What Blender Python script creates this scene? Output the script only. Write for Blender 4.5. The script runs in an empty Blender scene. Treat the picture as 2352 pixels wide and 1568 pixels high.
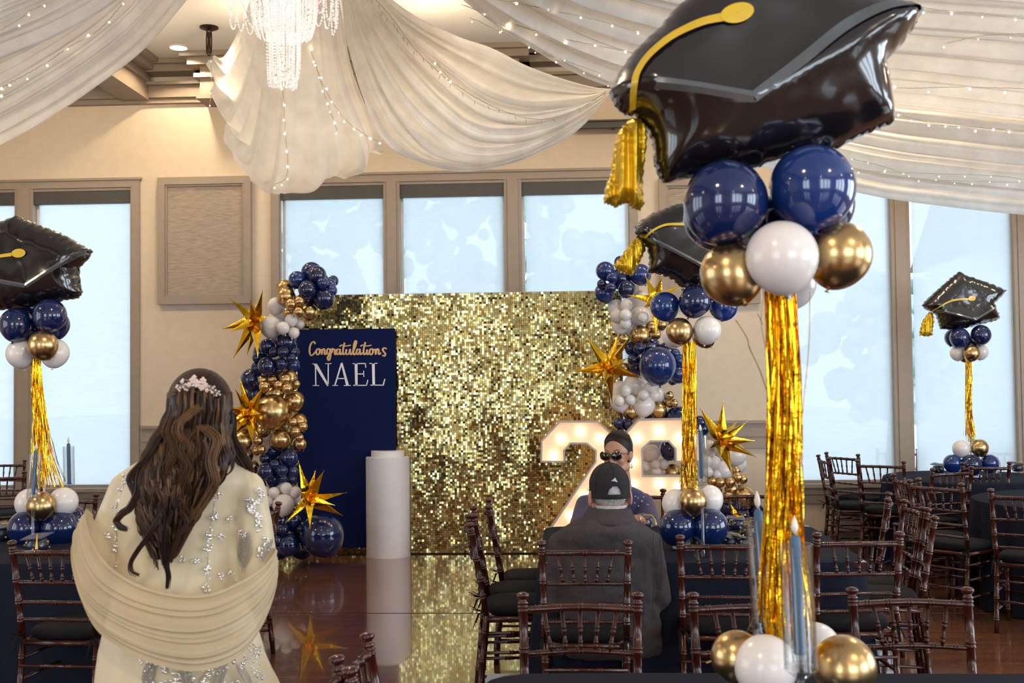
import bpy, math, random
import numpy as np
from mathutils import Vector, Matrix, Euler, noise
PI = math.pi
sc = bpy.context.scene
COL = sc.collection
rnd = random.Random(7)

# ---------------------------------------------------------------- camera
F, YAW, PITCH, ROLL, CAMH = 2600.0, math.radians(3.0), math.atan(91/2600), -0.011, 1.65
CR = Matrix.Rotation(YAW, 3, 'Z') @ Matrix.Rotation(PI/2 + PITCH, 3, 'X') @ Matrix.Rotation(ROLL, 3, 'Z')
C0 = Vector((0, 0, CAMH))
cam_d = bpy.data.cameras.new('camera'); cam = bpy.data.objects.new('camera', cam_d); COL.objects.link(cam)
cam.matrix_world = Matrix.Translation(C0) @ CR.to_4x4()
cam_d.sensor_width = 36.0; cam_d.lens = 36.0 * F / 2352
cam_d.dof.use_dof = True; cam_d.dof.focus_distance = 7.0; cam_d.dof.aperture_fstop = 6.3
sc.camera = cam

def ray(px, py):
    return CR @ Vector(((px-1176)/F, (784-py)/F, -1.0))
def P(px, py, d):      # pixel + distance along the lens axis -> point of the room
    return C0 + ray(px, py)*d
def PY(px, py, Y):     # on the vertical plane y = Y
    r = ray(px, py); return C0 + r*(Y/r.y)
def PZ(px, py, z):     # on the horizontal plane at height z
    r = ray(px, py); return C0 + r*((z-CAMH)/r.z)

# ---------------------------------------------------------------- world, lights, exposure
YW = 11.4              # the window wall
XL, XR, YR, ZC = -7.5, 8.0, -5.0, 4.95
w = bpy.data.worlds.new('world'); sc.world = w; w.use_nodes = True
nt = w.node_tree; bg = nt.nodes['Background']
tc = nt.nodes.new('ShaderNodeTexCoord'); sep = nt.nodes.new('ShaderNodeSeparateXYZ'); cr = nt.nodes.new('ShaderNodeValToRGB')
nt.links.new(tc.outputs['Generated'], sep.inputs[0]); nt.links.new(sep.outputs['Z'], cr.inputs[0]); nt.links.new(cr.outputs[0], bg.inputs[0])
cr.color_ramp.elements[0].position = 0.0; cr.color_ramp.elements[0].color = (0.96, 0.98, 1.0, 1)
cr.color_ramp.elements[1].position = 0.6; cr.color_ramp.elements[1].color = (0.78, 0.88, 1.0, 1)
bg.inputs[1].default_value = 2.75
sc.view_settings.view_transform = 'Standard'; sc.view_settings.look = 'None'
sc.view_settings.gamma = 1.0; sc.view_settings.use_curve_mapping = False
sc.view_settings.exposure = 0.0
sc.cycles.max_bounces = 8; sc.cycles.transparent_max_bounces = 24
sc.cycles.sample_clamp_indirect = 6.0; sc.cycles.caustics_reflective = False; sc.cycles.caustics_refractive = False
sc.cycles.use_denoising = True

def area_light(name, loc, rot, sx, sy, power, col):
    l = bpy.data.lights.new(name, 'AREA'); l.shape = 'RECTANGLE'; l.size = sx; l.size_y = sy; l.energy = power; l.color = col
    o = bpy.data.objects.new(name, l); o.location = loc; o.rotation_euler = rot; COL.objects.link(o); return o
COOL, WARM = (0.72, 0.86, 1.0), (1.0, 0.78, 0.52)
for i, yy in enumerate((-2.6, -1.1, 0.4, 3.6, 5.1, 6.6)):          # daylight through the windows of the right wall
    area_light('right_window_daylight', (XR-0.06, yy, 2.2), (0, PI/2, 0), 2.9, 1.05, 95, COOL)
for i, yy in enumerate((1.0, 2.5, 4.0)):                            # and of the left wall
    area_light('left_window_daylight', (XL+0.06, yy, 2.2), (0, -PI/2, 0), 2.9, 1.05, 38, COOL)
for xx in (-4.2, -2.8, 2.2, 3.6, 5.0):                              # and of the wall behind the photographer
    area_light('rear_window_daylight', (xx, YR+0.06, 2.2), (PI/2, 0, 0), 1.05, 2.9, 72, COOL)
for (x, y) in [(-5.2, 9.0), (-1.5, 4.6), (2.2, 9.6), (5.6, 9.2), (-5.0, 5.0), (2.6, 5.4), (5.8, 5.2), (-4.6, 1.0), (-1.0, 0.4), (2.4, 0.2), (5.4, 1.0), (-2.6, -3.0), (1.6, -3.0)]:  # unseen warm lights added for general illumination and small highlights
    l = bpy.data.lights.new('ceiling_fill', 'SPOT'); l.energy = 95; l.color = WARM; l.shadow_soft_size = 0.05
    l.spot_size = math.radians(165); l.spot_blend = 0.8
    o = bpy.data.objects.new('ceiling_fill', l); o.location = (x, y, ZC-0.12 if y > 8.5 else 3.9); COL.objects.link(o)
for (x, e) in [(-5.6, 24), (-4.2, 26), (-2.75, 18), (-1.2, 24), (0.6, 26), (2.6, 20), (4.6, 14)]:      # unseen points added to brighten the window wall and glow through the drapes
    l = bpy.data.lights.new('wall_drape_fill', 'POINT'); l.energy = e; l.color = WARM; l.shadow_soft_size = 0.07
    o = bpy.data.objects.new('wall_drape_fill', l); o.location = (x, 9.6, ZC-0.5); COL.objects.link(o)

# ---------------------------------------------------------------- materials
MATS = {}
def new_mat(name):
    m = bpy.data.materials.new(name); m.use_nodes = True; MATS[name] = m
    return m, m.node_tree, m.node_tree.nodes['Principled BSDF']
def mat(name, col, rough=0.5, metal=0.0, var=0.08, scale=12.0, bump=0.0, bscale=80.0, coat=0.0, emit=None, estr=0.0, sheen=0.0, spec=None, stretch=None, obj_var=0.0):
    m, nt, b = new_mat(name)
    tc = nt.nodes.new('ShaderNodeTexCoord'); src = tc.outputs['Object']
    if stretch:
        mp = nt.nodes.new('ShaderNodeMapping'); mp.inputs['Scale'].default_value = stretch
        nt.links.new(src, mp.inputs[0]); src = mp.outputs[0]
    n = nt.nodes.new('ShaderNodeTexNoise'); n.inputs['Scale'].default_value = scale; n.inputs['Detail'].default_value = 3
    nt.links.new(src, n.inputs['Vector'])
    r = nt.nodes.new('ShaderNodeValToRGB')
    c1 = tuple(max(0, c*(1-var)) for c in col); c2 = tuple(min(1, c*(1+var)) for c in col)
    r.color_ramp.elements[0].position = .3; r.color_ramp.elements[1].position = .7
    r.color_ramp.elements[0].color = (*c1, 1); r.color_ramp.elements[1].color = (*c2, 1)
    nt.links.new(n.outputs['Fac'], r.inputs[0]); out = r.outputs[0]
    if obj_var:
        oi = nt.nodes.new('ShaderNodeObjectInfo'); hsv = nt.nodes.new('ShaderNodeHueSaturation'); mr = nt.nodes.new('ShaderNodeMapRange')
        mr.inputs['To Min'].default_value = 1-obj_var; mr.inputs['To Max'].default_value = 1+obj_var
        nt.links.new(oi.outputs['Random'], mr.inputs[0]); nt.links.new(mr.outputs[0], hsv.inputs['Value']); nt.links.new(out, hsv.inputs['Color']); out = hsv.outputs[0]
    nt.links.new(out, b.inputs['Base Color'])
    b.inputs['Roughness'].default_value = rough; b.inputs['Metallic'].default_value = metal
    b.inputs['Coat Weight'].default_value = coat; b.inputs['Coat Roughness'].default_value = 0.05
    if spec is not None: b.inputs['Specular IOR Level'].default_value = spec
    if sheen: b.inputs['Sheen Weight'].default_value = sheen
    if emit: b.inputs['Emission Color'].default_value = (*emit, 1); b.inputs['Emission Strength'].default_value = estr
    if bump:
        n2 = nt.nodes.new('ShaderNodeTexNoise'); n2.inputs['Scale'].default_value = bscale; n2.inputs['Detail'].default_value = 4
        nt.links.new(src, n2.inputs['Vector'])
        bp = nt.nodes.new('ShaderNodeBump'); bp.inputs['Strength'].default_value = bump; bp.inputs['Distance'].default_value = 0.01
        nt.links.new(n2.outputs['Fac'], bp.inputs['Height']); nt.links.new(bp.outputs[0], b.inputs['Normal'])
    return m
def veil(name, col, dif, tra, clear, weave=None):     # sheer cloth: diffuse + translucent + see-through
    m, nt, b = new_mat(name); out = nt.nodes['Material Output']; nt.nodes.remove(b)
    d = nt.nodes.new('ShaderNodeBsdfDiffuse'); t = nt.nodes.new('ShaderNodeBsdfTranslucent'); c = nt.nodes.new('ShaderNodeBsdfTransparent')
    tc = nt.nodes.new('ShaderNodeTexCoord'); n = nt.nodes.new('ShaderNodeTexNoise'); mp = nt.nodes.new('ShaderNodeMapping')
    mp.inputs['Scale'].default_value = weave or (1, 1, 1); n.inputs['Scale'].default_value = 6; n.inputs['Detail'].default_value = 4
    nt.links.new(tc.outputs['Object'], mp.inputs[0]); nt.links.new(mp.outputs[0], n.inputs['Vector'])
    r = nt.nodes.new('ShaderNodeValToRGB'); r.color_ramp.elements[0].position = .3; r.color_ramp.elements[1].position = .7
    r.color_ramp.elements[0].color = (*[x*.9 for x in col], 1); r.color_ramp.elements[1].color = (*[min(1, x*1.06) for x in col], 1)
    nt.links.new(n.outputs['Fac'], r.inputs[0]); nt.links.new(r.outputs[0], d.inputs[0]); nt.links.new(r.outputs[0], t.inputs[0])
    m1 = nt.nodes.new('ShaderNodeMixShader'); m1.inputs[0].default_value = tra/(dif+tra)
    nt.links.new(d.outputs[0], m1.inputs[1]); nt.links.new(t.outputs[0], m1.inputs[2])
    m2 = nt.nodes.new('ShaderNodeMixShader'); m2.inputs[0].default_value = clear
    if weave:
        mr = nt.nodes.new('ShaderNodeMapRange'); mr.inputs['From Min'].default_value = .3; mr.inputs['From Max'].default_value = .7
        mr.inputs['To Min'].default_value = clear*.6; mr.inputs['To Max'].default_value = clear*1.4
        nt.links.new(n.outputs['Fac'], mr.inputs[0]); nt.links.new(mr.outputs[0], m2.inputs[0])
    nt.links.new(m1.outputs[0], m2.inputs[1]); nt.links.new(c.outputs[0], m2.inputs[2]); nt.links.new(m2.outputs[0], out.inputs[0])
    return m
def glassy(name, tint=(0.9, 0.95, 1.0), gloss=0.12, rough=0.03, top=.85):
    m, nt, b = new_mat(name); out = nt.nodes['Material Output']; nt.nodes.remove(b)
    g = nt.nodes.new('ShaderNodeBsdfGlossy'); g.inputs['Roughness'].default_value = rough
    c = nt.nodes.new('ShaderNodeBsdfTransparent'); c.inputs[0].default_value = (*tint, 1)
    lw = nt.nodes.new('ShaderNodeLayerWeight'); lw.inputs[0].default_value = 0.35
    mr = nt.nodes.new('ShaderNodeMapRange'); mr.inputs['To Min'].default_value = gloss; mr.inputs['To Max'].default_value = top
    nt.links.new(lw.outputs['Facing'], mr.inputs[0])
    mx = nt.nodes.new('ShaderNodeMixShader'); nt.links.new(mr.outputs[0], mx.inputs[0])
    nt.links.new(c.outputs[0], mx.inputs[1]); nt.links.new(g.outputs[0], mx.inputs[2]); nt.links.new(mx.outputs[0], out.inputs[0])
    return m

M_wall = mat('wall_paint', (0.71, 0.60, 0.46), 0.75, bump=.15, bscale=220, var=.03)
M_ceil = mat('ceiling_paint', (0.74, 0.71, 0.66), 0.8, var=.02)
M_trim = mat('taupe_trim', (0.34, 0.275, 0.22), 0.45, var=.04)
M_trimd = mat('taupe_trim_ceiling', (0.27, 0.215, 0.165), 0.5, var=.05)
M_cass = mat('shade_cassette_grey', (0.07, 0.066, 0.062), 0.6)
M_panel = mat('woven_wall_fabric', (0.40, 0.33, 0.26), 0.9, var=.26, scale=9, stretch=(1.2, 1, 26), bump=.3)
M_shade = veil('window_shade_fabric', (0.96, 0.99, 1.0), .06, .86, .085, weave=(1.5, 1, 40))
M_glass = glassy('window_glass', gloss=.05)
M_cloth = mat('navy_tablecloth', (0.011, 0.013, 0.025), 0.9, bump=.2, bscale=300, spec=.12)
M_wood = mat('mahogany_wood', (0.046, 0.0075, 0.0035), 0.24, var=.3, scale=14, stretch=(1, 1, .2), coat=.3, obj_var=.15, spec=.45)
M_cush = mat('black_cushion', (0.007, 0.007, 0.009), 0.85, spec=.2, bump=.3, bscale=260)
M_blue = mat('navy_latex', (0.004, 0.014, 0.075), 0.13, var=.05, coat=.7, obj_var=.25)
M_blueb = mat('bright_navy_latex', (0.006, 0.030, 0.16), 0.13, var=.05, coat=.7, obj_var=.15)
M_white = mat('white_latex', (0.84, 0.78, 0.75), 0.25, var=.02, coat=.4)
M_gold = mat('chrome_gold_latex', (0.60, 0.41, 0.19), 0.27, 1.0, var=.04)
M_foil = mat('gold_foil', (0.86, 0.50, 0.02), 0.13, 1.0, var=.06, bump=.25, bscale=26)
M_tassel = mat('matte_gold_foil', (0.72, 0.44, 0.02), 0.28, .7, var=.1, bump=.12, bscale=22)
M_black = mat('black_foil', (0.008, 0.006, 0.007), 0.17, .0, var=.1, coat=.7, bump=.05, bscale=9, spec=.7)
M_silver = mat('silver_print', (0.20, 0.22, 0.24), 0.25, .7)
M_yellow = mat('yellow_print', (0.80, 0.52, 0.03), 0.3, 0.0, coat=.5)
M_banner = mat('navy_banner', (0.004, 0.010, 0.062), 0.9, var=.08, spec=.15)
M_letterg = mat('gold_lettering', (0.80, 0.50, 0.23), 0.45)
M_letterw = mat('white_lettering', (0.92, 0.90, 0.94), 0.5)
M_ped = mat('white_pedestal', (0.78, 0.74, 0.74), 0.5, var=.02)
M_rim = mat('marquee_rim', (0.50, 0.44, 0.40), 0.5)
M_skin = mat('warm_skin', (0.56, 0.30, 0.20), 0.5, var=.08, scale=30)
M_skin2 = mat('rosy_skin', (0.50, 0.24, 0.16), 0.5, var=.12, scale=30)
M_skin3 = mat('brown_skin', (0.45, 0.235, 0.15), 0.42, var=.08, scale=30)
M_dress = mat('ivory_silk', (0.70, 0.585, 0.385), 0.45, var=.05, scale=5, sheen=.3, bump=.1, bscale=30)
M_shawl = veil('ivory_chiffon', (0.74, 0.62, 0.43), .58, .30, .16)
M_bead = mat('silver_beading', (0.75, 0.72, 0.68), 0.2, .8)
M_thread = mat('grey_embroidery', (0.42, 0.38, 0.32), 0.5, .3)
M_lace = mat('grey_lace', (0.34, 0.29, 0.24), 0.7, var=.4, scale=90)
HAIRC = [(0.022, 0.009, 0.0045), (0.034, 0.0135, 0.006), (0.066, 0.029, 0.012), (0.15, 0.075, 0.032), (0.012, 0.005, 0.003)]
M_hair = [mat('brown_hair', c, 0.42, var=.3, scale=60, stretch=(1, 1, .12), spec=.35) for c in HAIRC]
M_bhair = mat('black_hair', (0.012, 0.008, 0.007), 0.55, var=.3, spec=.3)
M_ghair = mat('grey_hair', (0.60, 0.57, 0.55), 0.7, var=.2, scale=80)
M_jacket = mat('charcoal_wool', (0.055, 0.047, 0.050), 0.9, var=.2, scale=160, spec=.25)
M_shirt = mat('white_shirt', (0.7, 0.7, 0.7), 0.7)
M_cap = mat('black_twill', (0.009, 0.009, 0.012), 0.85, var=.2, scale=120)
M_trouser = mat('dark_trousers', (0.02, 0.02, 0.024), 0.85)
M_navyd = mat('navy_blouse', (0.016, 0.012, 0.075), 0.7, sheen=.3, bump=.2, bscale=40)
M_lens = mat('sunglass_lens', (0.012, 0.006, 0.006), 0.06, coat=1.0)
M_frame = mat('dark_acetate', (0.02, 0.010, 0.010), 0.2, coat=.6)
M_lips = mat('lips', (0.35, 0.09, 0.08), 0.35)
M_teeth = mat('teeth', (0.8, 0.77, 0.7), 0.3)
M_acr = glassy('clear_acrylic', (0.96, 0.975, 0.985), gloss=.05, top=.5)
M_candle = mat('dusty_blue_wax', (0.055, 0.125, 0.22), 0.5, var=.05)
M_flame = mat('candle_bulb_white', (0.85, 0.78, 0.72), 0.4)
M_brass = mat('dark_bronze', (0.05, 0.03, 0.02), 0.35, .9)
M_glow = mat('warm_bulb', (1, .85, .6), 0.4, emit=(1.0, 0.76, 0.42), estr=34)
M_bulbm = mat('marquee_bulb', (1, .85, .7), 0.4, emit=(1.0, 0.83, 0.58), estr=16)
M_face = mat('marquee_face', (0.92, 0.68, 0.48), 0.6, var=.03, emit=(1.0, 0.55, 0.28), estr=.36)  # emission stands in for the bulbs' light falling on the face
M_down = mat('downlight_glow', (1, 1, 1), 0.4, emit=(1.0, 0.86, 0.68), estr=9)
M_wire = mat('clear_wire', (0.45, 0.38, 0.22), 0.4)
M_drape = veil('ivory_voile', (0.96, 0.92, 0.87), .42, .55, .05)
M_crystal = mat('crystal_bead', (0.92, 0.84, 0.80), 0.12, coat=1.0, emit=(1.0, 0.86, 0.72), estr=.34)  # faint emission stands in for lamplight caught in the beads
M_ribbon = mat('grey_blue_favour', (0.05, 0.06, 0.12), 0.5, var=.1)
M_favor = mat('navy_favour_box', (0.012, 0.018, 0.045), 0.35, coat=.4)
M_dot = mat('gold_dot', (0.75, 0.45, 0.12), 0.35, .3)
M_bottle = glassy('clear_plastic', (0.88, 0.93, 0.97), gloss=.15)
M_paper = mat('white_paper', (0.75, 0.77, 0.82), 0.7)
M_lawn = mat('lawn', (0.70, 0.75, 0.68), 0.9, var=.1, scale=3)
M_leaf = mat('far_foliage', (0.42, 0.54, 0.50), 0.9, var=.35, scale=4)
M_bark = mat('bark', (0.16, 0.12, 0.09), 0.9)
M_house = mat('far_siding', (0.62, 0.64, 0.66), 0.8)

# ---------------------------------------------------------------- mesh builder
class MB:
    def __init__(s): s.v = []; s.f = []
    def add(s, vs, fs):
        o = len(s.v); s.v += [tuple(v) for v in vs]; s.f += [tuple(i+o for i in f) for f in fs]; return s
    def box(s, c, d, M=None):
        c = Vector(c); hx, hy, hz = d[0]/2, d[1]/2, d[2]/2
        vs = [Vector((x, y, z)) for z in (-hz, hz) for y in (-hy, hy) for x in (-hx, hx)]
        if M is not None: vs = [M @ v for v in vs]
        return s.add([c+v for v in vs], [(0, 2, 3, 1), (4, 5, 7, 6), (0, 1, 5, 4), (2, 6, 7, 3), (0, 4, 6, 2), (1, 3, 7, 5)])
    def bounds(s, x0, x1, y0, y1, z0, z1):
        return s.box(((x0+x1)/2, (y0+y1)/2, (z0+z1)/2), (abs(x1-x0), abs(y1-y0), abs(z1-z0)))
    def path(s, pts, r, n=8, caps=True, flat=1.0, up=None):
        pts = [Vector(p) for p in pts]; m = len(pts)
        rs = r if isinstance(r, (list, tuple)) else [r]*m
        T = [(pts[min(i+1, m-1)]-pts[max(i-1, 0)]).normalized() for i in range(m)]
        a = Vector(up) if up else (Vector((0, 0, 1)) if abs(T[0].z) < .9 else Vector((1, 0, 0)))
        N = (a - T[0]*a.dot(T[0])).normalized(); vs = []
        for i in range(m):
            N = (N - T[i]*N.dot(T[i]))
            N = N.normalized() if N.length > 1e-6 else T[i].orthogonal().normalized()
            B = T[i].cross(N)
            for k in range(n):
                t = 2*PI*k/n; vs.append(pts[i] + N*(math.cos(t)*rs[i]*flat) + B*(math.sin(t)*rs[i]))
        fs = [(i*n+k, i*n+(k+1) % n, (i+1)*n+(k+1) % n, (i+1)*n+k) for i in range(m-1) for k in range(n)]
        if caps: fs += [tuple(range(n-1, -1, -1)), tuple(range((m-1)*n, m*n))]
        return s.add(vs, fs)
    def tube(s, a, b, r0, r1=None, n=8): return s.path([a, b], [r0, r0 if r1 is None else r1], n)
    def lathe(s, prof, c=(0, 0, 0), n=16, M=None, caps=True):    # prof = (radius, z)
        c = Vector(c); vs = []
        for (r, z) in prof:
            for k in range(n):
                t = 2*PI*k/n; v = Vector((r*math.cos(t), r*math.sin(t), z)); vs.append(c + (M @ v if M is not None else v))
        m = len(prof)
        fs = [(i*n+k, i*n+(k+1) % n, (i+1)*n+(k+1) % n, (i+1)*n+k) for i in range(m-1) for k in range(n)]
        if caps: fs += [tuple(range(n-1, -1, -1)), tuple(range((m-1)*n, m*n))]
        return s.add(vs, fs)
    def ball(s, c, r, nu=16, nv=10, M=None):
        r = (r, r, r) if not isinstance(r, (tuple, list)) else r
        c = Vector(c); vs = []
        for i in range(1, nv):
            ph = PI*i/nv
            for k in range(nu):
                t = 2*PI*k/nu; v = Vector((r[0]*math.sin(ph)*math.cos(t), r[1]*math.sin(ph)*math.sin(t), -r[2]*math.cos(ph)))
                vs.append(c + (M @ v if M is not None else v))
        fs = [(i*nu+k, i*nu+(k+1) % nu, (i+1)*nu+(k+1) % nu, (i+1)*nu+k) for i in range(nv-2) for k in range(nu)]
        b = Vector((0, 0, -r[2])); t = Vector((0, 0, r[2]))
        if M is not None: b = M @ b; t = M @ t
        vs += [c+b, c+t]; q = (nv-1)*nu
        fs += [(q, (k+1) % nu, k) for k in range(nu)] + [(q+1, (nv-2)*nu+k, (nv-2)*nu+(k+1) % nu) for k in range(nu)]
        return s.add(vs, fs)
    def cap(s, a, b, r0, r1, n=12):        # capsule, for bodies that are remeshed into one skin
        a = Vector(a); b = Vector(b); d = (b-a); L = max(d.length, 1e-5); d = d/L
        pts, rs = [], []
        for k in range(5):
            t = PI/2*(k/4); pts.append(a - d*(r0*math.cos(t))); rs.append(max(r0*math.sin(t), r0*.05))
        for k in range(5):
            t = PI/2*(k/4); pts.append(b + d*(r1*math.sin(t))); rs.append(max(r1*math.cos(t), r1*.05))
        return s.path(pts, rs, n)
    def grid(s, rows, closed=False):
        m, n = len(rows), len(rows[0])
        fs = []
        for i in range(m-1):
            for k in range(n if closed else n-1): fs.append((i*n+k, i*n+(k+1) % n, (i+1)*n+(k+1) % n, (i+1)*n+k))
        return s.add([p for r in rows for p in r], fs)
    def mesh(s, name, m, smooth=True):
        me = bpy.data.meshes.new(name); me.from_pydata(s.v, [], s.f); me.materials.append(m)
        if smooth: me.polygons.foreach_set('use_smooth', [True]*len(me.polygons))
        me.update(); return me
    def build(s, name, m, parent=None, smooth=True, loc=None):
        me = s.mesh(name, m, smooth)
        if smooth:
            try: me.set_sharp_from_angle(angle=math.radians(42))
            except Exception: pass
        o = bpy.data.objects.new(name, me); COL.objects.link(o)
        if parent is not None:
            o.parent = parent
            o.matrix_parent_inverse = Matrix.Identity(4)
        if loc is not None: o.location = loc
        return o
def tag(o, label=None, cat=None, group=None, kind=None):
    if label: o['label'] = label
    if cat: o['category'] = cat
    if group: o['group'] = group
    if kind: o['kind'] = kind
    return o
def thing(name, label, cat, loc=(0, 0, 0), rz=0, group=None):
    o = bpy.data.objects.new(name, None); o.empty_display_size = .1; COL.objects.link(o)
    o.location = loc; o.rotation_euler = (0, 0, rz); bpy.context.view_layer.update()
    return tag(o, label, cat, group)
def inst(name, me, parent, loc, sc_=1.0, rot=(0, 0, 0), label=None):
    o = bpy.data.objects.new(name, me); COL.objects.link(o); o.parent = parent
    o.location = loc; o.scale = (sc_, sc_, sc_) if not isinstance(sc_, (tuple, list)) else sc_; o.rotation_euler = rot
    if label: o['label'] = label
    return o
def struct(name, mb, m, parent=None, smooth=False):
    o = mb.build(name, m, parent, smooth)
    if parent is None: o['kind'] = 'structure'
    return o
def catmull(pts, n):
    pts = [np.array(p, float) for p in pts]; m = len(pts)
    if m == 2: return [pts[0]*(1-t)+pts[1]*t for t in np.linspace(0, 1, n)]
    q = [2*pts[0]-pts[1]] + pts + [2*pts[-1]-pts[-2]]; out = []
    for t in np.linspace(0, m-1, n):
        i = min(int(t), m-2); u = t-i; a, b, c, d = q[i], q[i+1], q[i+2], q[i+3]
        out.append(.5*((2*b)+(-a+c)*u+(2*a-5*b+4*c-d)*u*u+(-a+3*b-3*c+d)*u**3))
    return out
def fuse(o, voxel, smooth=4):            # one continuous skin out of overlapping volumes
    m = o.modifiers.new('skin', 'REMESH'); m.mode = 'VOXEL'; m.voxel_size = voxel; m.use_smooth_shade = True
    s_ = o.modifiers.new('smooth', 'SMOOTH'); s_.iterations = smooth; s_.factor = .5
    return o
def wb(mb, name, m, parent, smooth=True):      # verts given in room coordinates, part stored in its parent's frame
    bpy.context.view_layer.update()
    iv = parent.matrix_world.inverted()
    mb.v = [tuple(iv @ Vector(v)) for v in mb.v]
    return mb.build(name, m, parent, smooth)

# ---------------------------------------------------------------- the room shell
def floor_mat():
    m, nt, b = new_mat('polished_cherry_floor')
    tc = nt.nodes.new('ShaderNodeTexCoord'); br = nt.nodes.new('ShaderNodeTexBrick')
    br.inputs['Scale'].default_value = 1.0; br.inputs['Mortar Size'].default_value = 0.0016; br.inputs['Brick Width'].default_value = 1.1
    br.inputs['Row Height'].default_value = 0.057; br.inputs['Bias'].default_value = 0
    br.inputs['Color1'].default_value = (0.25, 0.080, 0.022, 1); br.inputs['Color2'].default_value = (0.15, 0.045, 0.013, 1); br.inputs['Mortar'].default_value = (0.035, 0.010, 0.005, 1)
    nt.links.new(tc.outputs['Object'], br.inputs['Vector'])
    mp = nt.nodes.new('ShaderNodeMapping'); mp.inputs['Scale'].default_value = (1.5, 40, 1); nt.links.new(tc.outputs['Object'], mp.inputs[0])
    n = nt.nodes.new('ShaderNodeTexNoise'); n.inputs['Scale'].default_value = 3; n.inputs['Detail'].default_value = 6; nt.links.new(mp.outputs[0], n.inputs['Vector'])
    mx = nt.nodes.new('ShaderNodeMixRGB'); mx.blend_type = 'MULTIPLY'; mx.inputs[0].default_value = .55
    nt.links.new(br.outputs['Color'], mx.inputs[1]); nt.links.new(n.outputs['Color'], mx.inputs[2]); 
    br2 = nt.nodes.new('ShaderNodeBrightContrast'); br2.inputs['Bright'].default_value = .02; nt.links.new(mx.outputs[0], br2.inputs[0]); nt.links.new(br2.outputs[0], b.inputs['Base Color'])
    b.inputs['Roughness'].default_value = 0.12; b.inputs['Coat Weight'].default_value = .7; b.inputs['Coat Roughness'].default_value = .03
    b.inputs['Specular IOR Level'].default_value = .7
    bp = nt.nodes.new('ShaderNodeBump'); bp.inputs['Strength'].default_value = .10; bp.inputs['Distance'].default_value = .004
    ad = nt.nodes.new('ShaderNodeMath'); ad.operation = 'MULTIPLY_ADD'; ad.inputs[1].default_value = -.6
    nt.links.new(br.outputs['Fac'], ad.inputs[0]); nt.links.new(n.outputs['Fac'], ad.inputs[2]); nt.links.new(ad.outputs[0], bp.inputs['Height']); nt.links.new(bp.outputs[0], b.inputs['Normal'])
    return m
M_floor = floor_mat()
YSEAM = PZ(900, 1408, 0).y
mb = MB(); mb.bounds(XL-.2, XR+.2, YSEAM+.012, YW+.2, -.1, 0); mb.bounds(XL-.2, XR+.2, YR-.2, YSEAM-.012, -.1, 0); mb.bounds(XL-.2, XR+.2, YSEAM-.012, YSEAM+.012, -.1, -.012)
fl = struct('floor', mb, M_floor)
struct('ceiling', MB().bounds(XL-.2, XR+.2, YR-.2, YW+.2, ZC, ZC+.1), M_ceil)

ZT, ZB = PY(1000, 397, YW).z, 0.60
def wx(px, py=650): return PY(px, py, YW).x
# window groups: (x0, x1) of the trim's outer edges, panes (x0, x1)
dxm = 0.0
winL = (wx(-560), wx(322), [(wx(-520), wx(-290)), (wx(-245), wx(37)), (wx(77), wx(303))])
winM = (wx(624), wx(1467), [(wx(646), wx(884)), (wx(919), wx(1161)), (wx(1199), wx(1445))])
winR = (wx(1786, 700), wx(2640, 700), [(wx(1808, 700), wx(2050, 700)), (wx(2090, 700), wx(2331, 700)), (wx(2372, 700), wx(2612, 700))])
TW = 0.085
mb = MB(); x = XL-.2
for (a, b, _) in (winL, winM, winR):
    mb.bounds(x, a+TW*.6, YW, YW+.2, 0, ZC+.1); mb.bounds(a+TW*.6, b-TW*.6, YW, YW+.2, 0, ZB); mb.bounds(a+TW*.6, b-TW*.6, YW, YW+.2, ZT-TW*.5, ZC+.1); x = b-TW*.6
mb.bounds(x, XR+.2, YW, YW+.2, 0, ZC+.1)
struct('wall_back', mb, M_wall)
struct('wall_left', MB().bounds(XL-.2, XL, YR-.2, YW+.2, 0, ZC+.1), M_wall)
struct('wall_right', MB().bounds(XR, XR+.2, YR-.2, YW+.2, 0, ZC+.1), M_wall)
struct('wall_rear', MB().bounds(XL-.2, XR+.2, YR-.2, YR, 0, ZC+.1), M_wall)
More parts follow.
